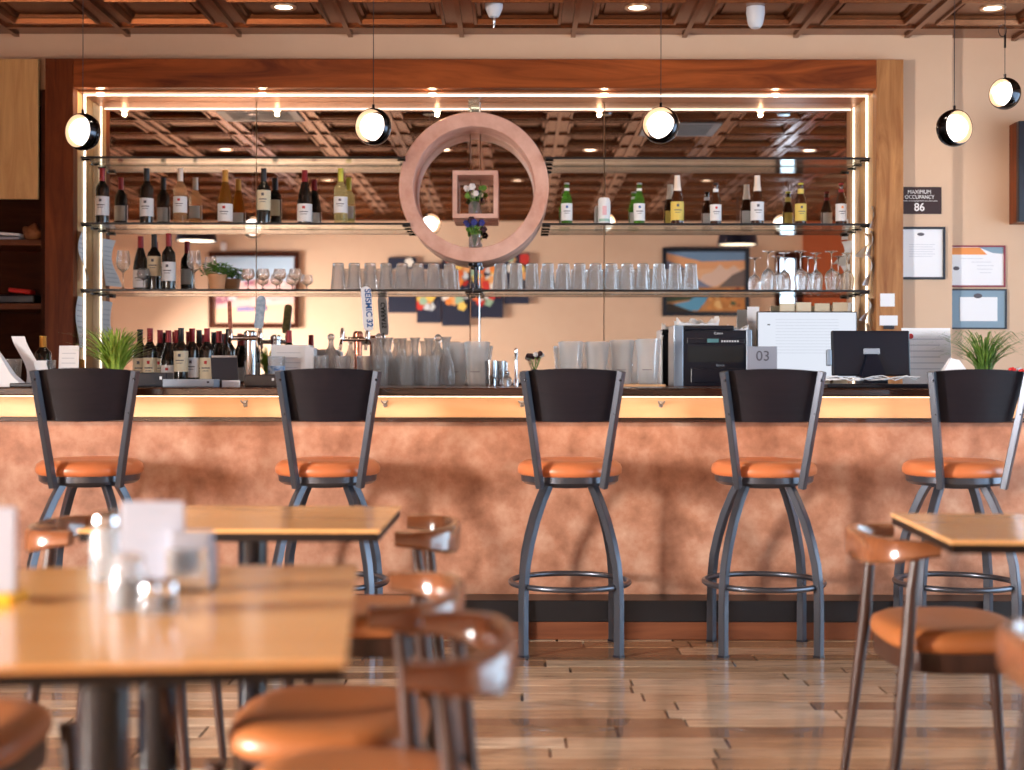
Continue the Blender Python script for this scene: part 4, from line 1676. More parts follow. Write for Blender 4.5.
P_P = Proto(b_pitch)
gp = 'frosted plastic water pitchers'
P_P.place((X(477, 7.6), 7.6, BC), 'frosted plastic pitcher alone between carafes and steel shakers', gp)
for px, y, lb in ((571, 7.55, 'leftmost frosted pitcher of the group behind the middle stool'), (597, 7.6, 'second frosted pitcher behind the middle stool'),
                  (622, 7.7, 'third frosted pitcher, set back behind the middle stool'), (648, 7.5, 'frosted pitcher nearest the black printer')):
    P_P.place((X(px, y), y, BC + (.012 if px > 600 else 0)), lb, gp)
P_P.place((X(456, 7.85), 7.85, BC), 'frosted pitcher half hidden behind the widest carafe', gp)
bm = NB()
add_box(bm, -.20, .15, -.08, .28, 0, .012, .003)
tag(obj('serving_tray', bm, 'bar_band', loc=(X(636, 7.55), 7.55, BC)), 'flat wooden tray under the frosted pitchers beside the printer', 'tray')


def b_shaker(label, group):
    bm = NB()
    add_lathe(bm, [(0, 0), (.028, 0), (.032, .004), (.036, .135), (.034, .135), (.030, .006), (0, .005)], 24)
    return tag(obj('cocktail_tin', bm, 'chrome', smooth=True), label, 'cocktail tin', group)


P_TI = Proto(b_shaker)
P_TI.place((X(491.5, 7.5), 7.5, BC), 'steel cocktail tin right beside the lone frosted pitcher', 'steel cocktail tins')
P_TI.place((X(500, 7.62), 7.62, BC), 'steel cocktail tin farther from the lone frosted pitcher', 'steel cocktail tins')
t = thing('bitters_bottle', 'tiny stoppered glass bottle right of the steel cocktail tins', 'small bottle', (X(506.5, 7.45), 7.45, BC))
bm = NB()
add_lathe(bm, [(0, 0), (.022, 0), (.024, .004), (.024, .04), (.010, .055), (.009, .065), (0, .065)], 16)
obj('glass', bm, 'clear', t, smooth=True)
bm = NB()
add_ball(bm, (0, 0, .073), .011, 8)
obj('stopper', bm, 'chrome', t, smooth='all')
t = thing('cocktail_muddler', 'slim upright steel muddler left of the middle stool back', 'muddler', (X(516, 7.5), 7.5, BC))
bm = NB()
add_lathe(bm, [(0, 0), (.014, 0), (.014, .03), (.008, .045), (.008, .17), (.011, .185), (.008, .20), (0, .202)], 16)
obj('rod', bm, 'chrome', t, smooth=True)


def flowers(label, loc):
    v = thing('flower_vase', label, 'vase', loc)
    bm = NB()
    add_lathe(bm, [(0, 0), (.025, 0), (.03, .02), (.028, .06), (.016, .08), (.018, .09), (0, .085)], 16)
    obj('vase_body', bm, 'black_plastic', v, smooth=True)
    rd = random.Random(2)
    bm = NB()
    for k in range(8):
        a = k * .8
        add_tube(bm, [(0, 0, .08), (.02 * math.cos(a), .01 * math.sin(a), .12), (.035 * math.cos(a), .02 * math.sin(a), .15 + .02 * rd.random())], .0015, 5)
    obj('stems', bm, 'leaf', v)
    for k in range(8):
        a = k * .8
        bm = NB()
        add_ball(bm, (.035 * math.cos(a), .02 * math.sin(a), .155 + .02 * rd.random()), .014, 8)
        obj('flower', bm, 'dark_fl' if k % 3 else 'white_fl', v, smooth='all')


flowers('small vase of nearly black flowers left of the frosted pitchers', (X(535, 7.6), 7.6, BC - .03 + .03))


# ------------------------------------------------------------------ devices and paper
def devices():
    # all-in-one printer
    Y = 7.60
    x0, x1 = X(674, Y), X(752, Y)
    w = x1 - x0
    H = Z(325, Y) - BC
    t = thing('office_printer', 'black and silver office printer on the counter right of the pitchers', 'printer', ((x0 + x1) / 2, Y + .15, BC))
    hw = w / 2
    bm = NB()
    add_box(bm, -hw, hw, -.14, .15, 0, H * .92, .006)
    body = obj('body', bm, 'black_plastic', t)
    bm = NB()
    add_box(bm, -hw, hw * .55, -.14, .14, H * .92, H, .006)
    obj('scanner_lid', bm, 'black_plastic', t)
    for s, wd in ((-1, .052), (1, .030)):
        bm = NB()
        xa = -hw - .002 if s < 0 else hw - wd
        add_box(bm, xa, xa + wd, -.148, .10, 0, H * (1.0 if s < 0 else .93), .004)
        obj('side_panel', bm, 'silver_plastic', t)
    bm = NB()
    add_box(bm, -hw + .070, hw - .04, -.146, -.139, H * .70, H * .79, .002)
    pn = obj('control_panel', bm, 'black_plastic', t)
    bm = NB()
    add_box(bm, -.03, .03, -.1475, -.145, H * .72, H * .78)
    obj('display', bm, 'lcd', pn)
    for k in range(7):
        bm = NB()
        add_box(bm, .045 + k * .014, .053 + k * .014, -.1475, -.145, H * .725, H * .755)
        obj('button', bm, 'white_plastic', pn)
    bm = NB()
    add_box(bm, -hw + .075, hw - .045, -.1415, -.1395, H * .40, H * .66)
    obj('paper_slot', bm, 'ink_black', t)
    bm = NB()
    add_box(bm, -hw + .09, hw - .045, -.155, -.139, .02, H * .30, .004)
    tr = obj('paper_tray', bm, 'black_plastic', t)
    text('lettering', 'Canon', .018, 'white_plastic', t, (.03, -.1405, H * .87))
    text('lettering', 'Satera', .018, 'silver_plastic', t, (.04, -.1405, H * .35))
    # crumpled paper towels on top
    def crumple(name, label, x, y, z, w, d, h, seed):
        bm = NB()
        rd = random.Random(seed)
        nx, ny = 12, 6
        top = [[bm.verts.new((-w / 2 + w * i / nx, -d / 2 + d * j / ny, .004 + (h if (i in (0, nx, nx - 1) or j == ny) else h * .35) * rd.random())) for j in range(ny + 1)] for i in range(nx + 1)]
        bot = [[bm.verts.new((v.co.x * .95, v.co.y * .95, 0)) for v in r] for r in top]
        for i in range(nx):
            for j in range(ny):
                bm.faces.new((top[i][j], top[i + 1][j], top[i + 1][j + 1], top[i][j + 1]))
                bm.faces.new((bot[i][j + 1], bot[i + 1][j + 1], bot[i + 1][j], bot[i][j]))
        for i in range(nx):
            for j in (0, ny):
                bm.faces.new((top[i][j], top[i + 1][j], bot[i + 1][j], bot[i][j]))
        for j in range(ny):
            for i in (0, nx):
                bm.faces.new((top[i][j], top[i][j + 1], bot[i][j + 1], bot[i][j]))
        tag(obj(name, bm, 'paper', loc=(x, y, z)), label, 'crumpled paper')
    crumple('crumpled_paper', 'crumpled white sheet lying on the raised printer lid', X(697, Y + .1), Y + .13, BC + H, .225, .2, .05, 1)
    crumple('crumpled_paper', 'small crumpled sheet on the lower right top of the printer', X(737, Y + .1), Y + .13, BC + H * .92, .11, .15, .03, 2)
    # screen showing a document
    Y = 7.70
    x0, x1 = X(757, Y), X(857, Y)
    z0, z1 = Z(378, Y), Z(311, Y)
    t = thing('computer_monitor', 'monitor with a bright white document screen facing the room', 'monitor', ((x0 + x1) / 2, Y, BC))
    hw = (x1 - x0) / 2
    bm = NB()
    add_box(bm, -hw, hw, 0, .03, z0 - BC, z1 - BC, .004)
    obj('bezel', bm, 'black_plastic', t)
    bm = NB()
    add_box(bm, -hw + .006, hw - .006, -.002, 0, z0 - BC + .008, z1 - BC - .006)
    s = obj('screen', bm, 'screen', t)
    for k in range(12):
        bm = NB()
        zz = z1 - BC - .045 - k * .0165
        add_box(bm, -hw + .10, hw - .10, -.0028, -.002, zz, zz + .0028)
        obj('text_line', bm, 'screen_line', s)
    bm = NB()
    zz = z0 - BC + .02
    add_box(bm, -hw + .09, -hw + .105, -.003, -.002, zz, zz + .010)
    add_box(bm, -hw + .16, -hw + .36, -.003, -.002, zz, zz + .010)
    obj('task_bar', bm, 'screen_dark', s)
    bm = NB()
    add_box(bm, -hw + .055, -hw + .07, -.003, -.002, z1 - BC - .075, z1 - BC - .069)
    obj('cursor_mark', bm, 'screen_dark', s)
    bm = NB()
    add_box(bm, -.04, .04, .01, .03, .0, z0 - BC + .05)
    add_box(bm, -.12, .12, -.06, .10, 0, .010, .003)
    obj('stand', bm, 'black_plastic', t)
    # 03 table number card
    Y = 7.50
    t = thing('number_card', 'pale card printed 03 standing between printer and white screen', 'number card', (X(762, Y), Y, BC))
    bm = NB()
    cw, chh = (776 - 746) * Y / F, Z(346, Y) - BC
    add_box(bm, -cw / 2, cw / 2, -.003, .003, 0, chh, .001)
    add_box(bm, -cw / 2, cw / 2, -.02, .03, 0, .004)
    obj('card', bm, 'paper_grey', t)
    text('lettering', '03', .075, 'ink', t, (.004, -.0036, chh - .053), offset=.0)
    # POS screen seen from behind, on the bar
    Y = 6.12
    x0, x1 = X(835, Y), X(914, Y)
    t = thing('register_screen', 'dark touch screen register seen from behind on the bar', 'register', ((x0 + x1) / 2, Y + .06, 1.052))
    hw = (x1 - x0) / 2
    M = Matrix.Translation((0, 0, .050)) @ Matrix.Rotation(R(-6), 4, 'X')
    bm = NB()
    add_box(bm, -hw, hw, -.012, .012, 0, .198, .006, M)
    obj('screen_housing', bm, 'black_plastic', t)
    bm = NB()
    add_box(bm, -.035, .035, -.030, -.012, .092, .118, .004, M)
    obj('hinge_plate', bm, 'grey_plastic', t)
    bm = NB()
    vs = []
    for (w_, y_, z_) in ((.022, -.024, .145), (.055, -.05, .045), (.055, -.01, .045), (.022, .0, .145)):
        vs.append((w_, y_, z_))
    a = [bm.verts.new((-w_, y_, z_)) for w_, y_, z_ in vs]
    b = [bm.verts.new((w_, y_, z_)) for w_, y_, z_ in vs]
    bm.faces.new(a)
    bm.faces.new(list(reversed(b)))
    for i in range(4):
        j = (i + 1) % 4
        bm.faces.new((a[j], a[i], b[i], b[j]))
    obj('neck', bm, 'black_plastic', t)
    bm = NB()
    add_box(bm, -.055, .055, -.08, .06, 0, .048, .006)
    obj('base', bm, 'black_plastic', t)
    bm = NB()
    add_box(bm, -hw - .022, -hw - .002, -.014, .016, .045, .115, .004, M)
    obj('card_reader', bm, 'silver_plastic', t)
    bm = NB()
    add_box(bm, -.22, .225, -.10, .10, 0, .018, .004)
    o = obj('keyboard_tray', bm, 'black_plastic', loc=(X(874, 5.95), 5.93, 1.052))
    tag(o, 'low black tray with cables in front of the register screen', 'tray')
    bm = NB()
    rd = random.Random(8)
    for q in range(4):
        pts = [(-.2 + .05 * k + rd.uniform(-.01, .01), rd.uniform(-.03, .03), .010 + rd.uniform(0, .022)) for k in range(9)]
        add_tube(bm, pts, .0028, 6)
    o = obj('cable_tangle', bm, 'white_plastic', loc=(X(874, 5.95), 5.99, 1.072))
    tag(o, 'thin tangled cables lying under the register screen', 'cables')
    # menu board leaning at the right
    Y = 7.0

    def board(px0, px1, py0, label, Y, zb_, name='paper_notice', m='paper', lines=4, cat='notice', tilt=-6, seal=False):
        xa, xb = X(px0, Y), X(px1, Y)
        h = Z(py0, Y) - zb_
        t = thing(name, label, cat, ((xa + xb) / 2, Y, zb_))
        M = Matrix.Rotation(R(tilt), 4, 'X')
        bm = NB()
        add_box(bm, -(xb - xa) / 2, (xb - xa) / 2, -.002, .002, 0, h, 0, M)
        s = obj('sheet', bm, m, t)
        for k in range(lines):
            bm = NB()
            zz = h * (.80 - .6 * k / max(lines, 1))
            hw = (xb - xa) / 2
            add_box(bm, -hw * .7, hw * (.7 - .15 * (k % 2)), -.0030, -.002, zz, zz + h * .02, 0, M)
            obj('print_line', bm, 'pale_line' if m == 'paper' else 'ink', s)
        if seal:
            bm = NB()
            add_lathe(bm, [(0, 0), (.012, 0), (.012, .001), (0, .001)], 16, M=M @ Matrix.Translation((-(xb - xa) / 2 + .04, -.003, h * .86)) @ Matrix.Rotation(R(90), 4, 'X'))
            obj('seal', bm, 'ink_red', s)
        return t
    board(903, 952, 327, 'white notice sheet with a round seal leaning behind the register', 6.36, 1.052, seal=True, lines=6)
    board(58, 78, 346, 'white menu card standing left of the lime grass plant', 6.2, 1.052, 'menu_card', lines=5, cat='menu')
    bm = NB()
    add_box(bm, -.012, .014, -.01, .01, 0, .118)
    tag(obj('card_box', bm, 'kraft', loc=(X(81, 6.25), 6.25, 1.052)), 'narrow mustard card box beside the white menu card', 'box')
    board(271, 305, 345, 'white menu stand with rows of print left of the stoppered bottle', 7.45, BC, 'menu_card', lines=5, cat='menu')
    for k, px in enumerate((309, 313)):
        bm = NB()
        add_box(bm, -.012, .012, -.06, .06, 0, .215 - .012 * k, .001)
        tag(obj('folded_menu', bm, 'paper', loc=(X(px, 7.5), 7.5, BC)), ('folded white menu against the menu stand' if k == 0 else 'folded white menu nearest the ribbed tumbler'), 'menu')
    board(748, 760, 306, 'tall white paper slip between printer and bright screen', 7.86, BC, 'paper_slip', lines=2, cat='paper slip', tilt=-4)
    # black menu card with a small white sign in front
    t = thing('menu_board', 'black leaning menu board in front of the wine crowd', 'menu board', (X(228, 6.3), 6.22, 1.052))
    M = Matrix.Rotation(R(-8), 4, 'X')
    bm = NB()
    v0 = [(-.052, 0), (.064, 0), (.052, .130), (-.064, .138)]
    f0 = [bm.verts.new(M @ Vector((a, -.003, b))) for a, b in v0]
    f1 = [bm.verts.new(M @ Vector((a, .003, b))) for a, b in v0]
    bm.faces.new(f0)
    bm.faces.new(list(reversed(f1)))
    for i in range(4):
        j = (i + 1) % 4
        bm.faces.new((f0[j], f0[i], f1[i], f1[j]))
    obj('board', bm, 'black_plastic', t)
    bm = NB()
    add_box(bm, -.058, .050, -.010, .004, .128, .136, 0, M)
    obj('top_clip', bm, 'steel', t)
    bm = NB()
    add_box(bm, -.038, .038, -.004, .004, 0, .028, .001)
    o = obj('price_tag', bm, 'paper', loc=(X(231, 6.1), 6.10, 1.052))
    tag(o, 'small white tag sign in front of the black menu board', 'tag')
    for px0, px1, py, label, m, Y in ((136, 170, 373, 'low black box beside the first stool back', 'black_plastic', 6.2), (247, 281, 375, 'low black box below the beer tower', 'black_plastic', 6.2),
                                      (166, 217, 379.5, 'flat pale grey tablet device on the bar near the wine crowd', 'grey_plastic', 6.05)):
        xa, xb = X(px0, Y), X(px1, Y)
        t = thing('counter_box' if m == 'black_plastic' else 'card_terminal', label, 'box' if m == 'black_plastic' else 'device', ((xa + xb) / 2, Y, 1.052))
        h = Z(py, Y) - 1.052
        bm = NB()
        add_box(bm, -(xb - xa) / 2, (xb - xa) / 2, -.06, .06, 0, h, .004)
        o = obj('case', bm, m, t)
        bm = NB()
        add_box(bm, (xb - xa) / 2 - .03, (xb - xa) / 2 - .02, -.0615, -.06, h * .5, h * .72)
        obj('button', bm, 'ink_black' if m != 'black_plastic' else 'white_plastic', o)
    # patterned tumbler
    t = thing('patterned_tumbler', 'clear tumbler with a blue and white band right of the beer tower', 'glass', (X(276, 7.35), 7.365, BC))
    bm = NB()
    add_lathe(bm, [(0, 0), (.040, 0), (.044, .155), (.042, .155), (.037, .006), (0, .006)], 24)
    obj('glass', bm, 'clear', t, smooth=True)
    bm = NB()
    add_lathe(bm, [(.0425, .065), (.0440, .065), (.0448, .105), (.0433, .105)], 24)
    obj('printed_band', bm, 'blue_liquid', t, smooth=True)
    # right end: paper bags and red flowers
    t = thing('paper_bag', 'white peaked paper bag in front of the arching grass plant', 'paper bag', (X(957, 5.95), 5.98, 1.052))
    bm = NB()
    pts = [(-.09, 0), (.085, 0), (.06, .055), (.015, .118), (-.02, .125), (-.07, .04)]
    f0 = [bm.verts.new((a, -.03 + b * .15, b)) for a, b in pts]
    f1 = [bm.verts.new((a, .04 - b * .2, b)) for a, b in pts]
    bm.faces.new(f0)
    bm.faces.new(list(reversed(f1)))
    for i in range(len(pts)):
        j = (i + 1) % len(pts)
        bm.faces.new((f0[j], f0[i], f1[i], f1[j]))
    obj('bag', bm, 'paper', t)
    t = thing('flower_pot', 'red and white flowers in a low pot at the far right of the bar', 'flowers', (X(1008, 6.05), 6.02, 1.052))
    bm = NB()
    add_lathe(bm, [(0, 0), (.04, 0), (.05, .04), (.046, .04), (0, .036)], 20)
    obj('pot', bm, 'pot_white', t, smooth=True)
    rd = random.Random(4)
    for k in range(14):
        bm = NB()
        x, y = rd.uniform(-.05, .05), rd.uniform(-.04, .04)
        z = .055 + rd.uniform(0, .022)
        for q in range(5):
            a = q * 2 * PI / 5
            add_ball(bm, (x + .009 * math.cos(a), y + .006 * math.sin(a), z + .006 * math.sin(a)), .008, 6)
        obj('flower', bm, 'red_fl' if k % 3 else 'white_fl', t, smooth='all')


devices()


def left_end():
    # glasses with paper rolls and a wrapped bottle neck at the left end of the bar
    Z0 = 1.052
    t = thing('wine_bottle', 'wine bottle with gold foil neck standing in a glass cooler at the far left', 'wine bottle', (X(43, 6.2), 6.2, Z0 + .006))
    bm = NB()
    add_lathe(bm, [(r, z * .70) for r, z in BORD[:-3]] + [(.0145, .208), (0, .208)], 20)
    obj('body', bm, 'bottle_dark', t, smooth=True, angle=50)
    bm = NB()
    add_lathe(bm, [(.0155, .160), (.016, .162), (.0150, .208), (.016, .210), (.016, .213), (0, .213)], 16)
    obj('cap', bm, 'cap_gold', t, smooth=True)
    bm = NB()
    add_lathe(bm, [(0, 0), (.044, 0), (.047, .004), (.054, .115), (.052, .115), (.0445, .006), (0, .0055)], 24)
    tag(obj('glass_cooler', bm, 'clear', loc=(X(43, 6.2), 6.2, Z0), smooth=True), 'clear glass cooler around the gold necked bottle', 'cooler')

    def roll(label, px, Y, w, h, lean, name='receipt_paper'):
        bm = NB()
        n = 10
        A, Bv = [], []
        for i in range(n + 1):
            u = i / n
            z = h * u
            x = lean * u + .012 * math.sin(u * 5)
            y = .02 * math.sin(u * 4)
            A.append(((x - w / 2, y, z), (x + w / 2, y + .006, z)))
        for th in (0, .0012):
            Bv.append([[bm.verts.new((p[0], p[1] + th, p[2])) for p in r] for r in A])
        for i in range(n):
            a, b = Bv[0][i], Bv[0][i + 1]
            bm.faces.new((a[0], a[1], b[1], b[0]))
            a, b = Bv[1][i], Bv[1][i + 1]
            bm.faces.new((a[1], a[0], b[0], b[1]))
            for s in (0, 1):
                bm.faces.new((Bv[0][i][s], Bv[0][i + 1][s], Bv[1][i + 1][s], Bv[1][i][s]))
        for i in (0, n):
            bm.faces.new((Bv[0][i][0], Bv[0][i][1], Bv[1][i][1], Bv[1][i][0]))
        tag(obj(name, bm, 'paper', loc=(X(px, Y), Y, Z0)), label, 'paper')
    roll('long curled white receipt sticking up at the far left of the bar', 32, 6.10, .055, .215, -.045)
    roll('short curled white receipt right of the long one', 36, 6.0, .05, .11, .035)
    t = thing('drinking_glass', 'clear glass behind the white napkin at the left edge', 'glass', (X(13, 6.25), 6.25, Z0))
    bm = NB()
    add_lathe(bm, [(0, 0), (.03, 0), (.038, .12), (.036, .12), (.028, .006), (0, .006)], 20)
    obj('glass', bm, 'clear', t, smooth=True)
    t = thing('folded_napkin', 'white peaked napkin at the left edge of the bar', 'napkin', (X(4, 6.0), 6.0, Z0))
    bm = NB()
    tri = [(-.09, 0), (.095, 0), (.04, .05), (-.05, .19)]
    f0 = [bm.verts.new((a, -.04 + b * .2, b)) for a, b in tri]
    f1 = [bm.verts.new((a, .04 - b * .15, b)) for a, b in tri]
    bm.faces.new(f0)
    bm.faces.new(list(reversed(f1)))
    for i in range(4):
        j = (i + 1) % 4
        bm.faces.new((f0[j], f0[i], f1[i], f1[j]))
    obj('cloth', bm, 'paper', t)
    bm = NB()
    add_box(bm, -.05, .05, -.05, .05, 0, .016, .003)
    tag(obj('coaster_box', bm, 'black_plastic', loc=(X(24, 5.9), 5.92, Z0)), 'flat black coaster box by the left receipts', 'box')


left_end()


# ------------------------------------------------------------------ left cabinet
def cabinet():
    t = thing('open_cabinet', 'tall cabinet left of the mirror, oak door above dark shelves', 'cabinet', (-3.1, 8.0, 0))
    xr = X(39.5, 7.76) + 3.1      # right edge of door
    W0, W1 = -.75, -2.568 + 3.1
    bm = NB()
    add_box(bm, W0, W1 - .0, .22, .24, 0, 2.66)
    add_box(bm, W1 - .03, W1, -.24, .22, 0, 2.66)
    add_box(bm, W0, W0 + .03, -.24, .22, 0, 2.66)
    obj('carcass', bm, 'cab_dark', t)
    bm = NB()
    add_box(bm, W0, xr, -.275, -.245, Z(200, 7.74), 2.82, .003)
    obj('door', bm, 'oak', t)
    shelves = []
    for py in (243, 307):
        z = Z(py, 7.8)
        bm = NB()
        add_box(bm, W0 + .03, W1 - .03, -.20, .22, z - .016, z + .016, .002)
        shelves.append(z + .016)
        obj('shelf', bm, 'brown_base', t)
    bm = NB()
    add_box(bm, W0 + .03, W1 - .03, -.20, .22, .9, .93)
    obj('shelf', bm, 'brown_base', t)
    bm = NB()
    add_ball(bm, (0, 0, .045), .055, 12, 1, .8, .85)
    for v in bm.verts:
        k = 1 + .15 * math.sin(v.co.x * 90) * math.cos(v.co.z * 80)
        v.co.x *= k
        v.co.z = max(v.co.z * k, 0)
    tag(obj('cloth_bundle', bm, 'bag', loc=(X(32, 7.88), 7.88, shelves[0]), smooth='all'), 'tan cloth bundle on the upper dark shelf at the left', 'bundle')
    for k in range(2):
        bm = NB()
        M = Matrix.Rotation(R(4 * k), 4, 'Y')
        add_box(bm, -.12, .06, -.1, .1, k * .022, k * .022 + .014, .002, M)
        tag(obj('paper_folder', bm, 'paper_grey' if k == 0 else 'paper', loc=(X(14, 7.9), 7.9, shelves[0] + .001)), ('lower' if k == 0 else 'upper') + ' white folder lying on the upper dark shelf at the left', 'folder')
    bm = NB()
    add_box(bm, -.10, .11, -.06, .08, 0, .05, .01)
    tag(obj('black_case', bm, 'black_plastic', loc=(X(18, 7.88), 7.88, shelves[1])), 'black case on the lower dark shelf under the red cloth', 'case')
    bm = NB()
    add_box(bm, -.06, .07, -.03, .05, 0, .026, .008, Matrix.Rotation(R(6), 4, 'Y'))
    tag(obj('red_pouch', bm, 'red_fl', loc=(X(20, 7.86), 7.86, shelves[1] + .058)), 'red pouch on the black case in the left cabinet', 'pouch')


cabinet()


# ------------------------------------------------------------------ right wall pictures and sign
def wall_pictures():
    yw = 7.80
    # occupancy sign
    x0, x1 = 2.0985, X(941, 7.8)
    z0, z1 = Z(213.5, 7.8), Z(186.5, 7.8)
    t = thing('occupancy_sign', 'dark brown sign reading MAXIMUM OCCUPANCY 86', 'sign', ((x0 + x1) / 2, yw, z0))
    hw, h = (x1 - x0) / 2, z1 - z0
    bm = NB()
    add_box(bm, -hw, hw, -.006, -.0005, 0, h, .001)
    obj('plate', bm, 'sign_brown', t)
    text('lettering', 'MAXIMUM', .030, 'sign_text', t, (-.008, -.0065, h * .81), sx=.92)
    text('lettering', 'OCCUPANCY', .029, 'sign_text', t, (-.007, -.0065, h * .62), sx=.90)
    bm = NB()
    add_box(bm, -hw + .012, hw - .022, -.0068, -.006, h * .475, h * .487)
    obj('rule_line', bm, 'sign_text', t)
    text('lettering', '86', .062, 'sign_text', t, (-.008, -.0065, h * .24), offset=.0006, sx=.95)

    def frame(name, label, xa, xb, za, zb_, yw, fm, fw, left=True):
        t = thing(name, label, 'framed document', ((xa + xb) / 2, yw, za))
        hw, h = (xb - xa) / 2, zb_ - za
        bm = NB()
        add_box(bm, -hw, hw, -.016, -.0005, 0, fw, .001)
        add_box(bm, -hw, hw, -.016, -.0005, h - fw, h, .001)
        if left:
            add_box(bm, -hw, -hw + fw, -.016, -.0005, fw, h - fw, .001)
        add_box(bm, hw - fw, hw, -.016, -.0005, fw, h - fw, .001)
        obj('frame', bm, fm, t)
        return t, hw, h
    t, hw, h = frame('framed_permit', 'black framed white document below the occupancy sign', 2.0975, X(944.5, 7.8), Z(279, 7.8), Z(226.5, 7.8), yw, 'black_frame', .013, False)
    bm = NB()
    add_box(bm, -hw, hw - .01, -.008, -.001, .01, h - .01)
    p = obj('document', bm, 'paper', t)
    bm = NB()
    add_ball(bm, (-.01, -.009, h * .86), .02, 8, 1, .05, .45)
    obj('crest', bm, 'ink', p)
    for k in range(6):
        bm = NB()
        add_box(bm, -hw * .6, hw * (.55 - .1 * (k % 2)), -.009, -.008, h * (.66 - k * .045), h * (.66 - k * .045) + .003)
        obj('print_line', bm, 'pale_line', p)
    yw = 7.87
    xl = 2.3875
    t, hw, h = frame('framed_certificate', 'dark red framed certificate with an orange header band', xl, X(1004.5, 7.87), Z(286.5, 7.87), Z(245, 7.87), yw, 'red_frame', .009, False)
    bm = NB()
    add_box(bm, -hw, hw - .006, -.008, -.001, .006, h - .006)
    p = obj('document', bm, 'paper', t)
    bm = NB()
    f = [bm.verts.new(v) for v in ((-hw, -.0092, h * .95), (hw * .1, -.0092, h * .95), (hw * .35, -.0092, h * .78), (-hw, -.0092, h * .78))]
    bm.faces.new(f)
    obj('header_band', bm, 'orange_print', p)
    bm = NB()
    f = [bm.verts.new(v) for v in ((hw * .05, -.0088, h * .96), (hw - .01, -.0088, h * .96), (hw - .01, -.0088, h * .80), (hw * .55, -.0088, h * .82))]
    bm.faces.new(f)
    obj('header_corner', bm, 'blue_mat', p)
    bm = NB()
    add_ball(bm, (-hw + .04, -.009, h * .45), .022, 8, .8, .04, .5)
    obj('seal', bm, 'ink', p)
    for k, (a, b) in enumerate(((-.6, .2), (-.2, .5), (.0, .6), (0, .55), (.1, .5))):
        bm = NB()
        add_box(bm, hw * a, hw * b, -.009, -.008, h * (.68 - k * .085), h * (.68 - k * .085) + .003)
        obj('print_line', bm, 'pale_line', p)
    t, hw, h = frame('framed_certificate', 'dark framed certificate with a blue grey mat, just above the grass plant', xl, X(1006, 7.87), Z(328.5, 7.87), Z(288.5, 7.87), yw, 'black_frame', .008, False)
    bm = NB()
    add_box(bm, -hw, hw - .006, -.008, -.001, .006, h - .006)
    p = obj('mat_board', bm, 'blue_mat', t)
    bm = NB()
    add_box(bm, -hw * .62, hw * .68, -.010, -.008, h * .2, h * .80)
    q = obj('document', bm, 'paper', p)
    bm = NB()
    add_ball(bm, (0, -.010, h * .83), .03, 10, .8, .04, .45)
    obj('crest', bm, 'ink', p)
    # wooden edged black wall box at the picture's right edge
    t = thing('wall_screen', 'black wall screen with an orange wood side, cut by the right edge', 'wall screen', (3.05, 7.87, Z(221, 7.72)))
    h = Z(120, 7.72) - Z(221, 7.72)
    xa = X(1018.5, 7.72) - 3.05
    bm = NB()
    add_box(bm, xa, .6, -.15, -.11, 0, h, .004)
    obj('screen', bm, 'black_plastic', t)
    bm = NB()
    add_box(bm, xa - .0, .6, -.11, -.0005, 0, h)
    obj('wood_box', bm, 'frame_v', t)

    # notes on the right post and jamb
    def note(name, label, px0, px1, py0, py1, Y, m='paper', clip=False):
        x0, x1 = X(px0, Y), X(px1, Y)
        t = thing(name, label, 'note', ((x0 + x1) / 2, Y, Z(py1, Y)))
        bm = NB()
        add_box(bm, -(x1 - x0) / 2, (x1 - x0) / 2, -.003, -.0005, 0, Z(py0, Y) - Z(py1, Y))
        obj('sheet', bm, m, t)
        if clip:
            bm = NB()
            add_box(bm, -.03, .03, -.012, -.003, -.02, .0, .003)
            obj('clip', bm, 'black_plastic', t)
    note('paper_note', 'small white square note on the right wooden post', 880, 894.5, 293, 306, YF)
    note('paper_note', 'wider white note with a dark clip lower on the right wooden post', 879.5, 897.5, 315, 325, YF, clip=True)

    # curling papers on the side panels of the alcove
    def jamb_paper(side, label, y0, y1, z0, z1, curl, m='paper', lines=0):
        x = -2.412 if side < 0 else 1.950
        s = 1 if side < 0 else -1
        t = thing('pinned_paper', label, 'paper', (x, (y0 + y1) / 2, z0), 0, 'papers pinned to the alcove sides')
        bm = NB()
        n = 12
        hy = (y1 - y0) / 2
        H = z1 - z0
        near = abs(curl) + .022

        def at(v, u, e=0):
            """v 0 at the front edge .. 1 at the pinned rear edge, u 0 bottom .. 1 top"""
            d = .003 + near * (1 - v) * (.62 + .38 * math.cos(u * 5)) + curl * .6 * (1 - u) ** 2 + e
            return (s * d, -hy + 2 * hy * v, H * u)
        for e in (0, -.0012):
            g = [[bm.verts.new(at(v / 4, k / n, e)) for v in range(5)] for k in range(n + 1)]
            for p, q in zip(g, g[1:]):
                for v in range(4):
                    bm.faces.new((p[v], p[v + 1], q[v + 1], q[v]))
        o = obj('sheet', bm, m, t)
        for k in range(lines):
            u = .08 + .84 * k / lines
            bm = NB()
            c = [[bm.verts.new(at(v, uu, .0012)) for v in (.12, .5, .85)] for uu in (u, u + .022)]
            for v in range(2):
                bm.faces.new((c[0][v], c[0][v + 1], c[1][v + 1], c[1][v]))
            obj('print_line', bm, 'pale_line', o)
    jamb_paper(-1, 'long curling printed list pinned to the left alcove side, upper one', 7.75, 7.885, Z(281, 7.8), Z(231, 7.8), .035, lines=9)
    jamb_paper(-1, 'printed list pinned to the left alcove side, lower one', 7.74, 7.89, Z(348, 7.8), Z(297, 7.8), .004, lines=8)
    jamb_paper(1, 'narrow white slip at the top of the right alcove side', 7.735, 7.775, Z(228, 7.75), Z(206, 7.75), .006)
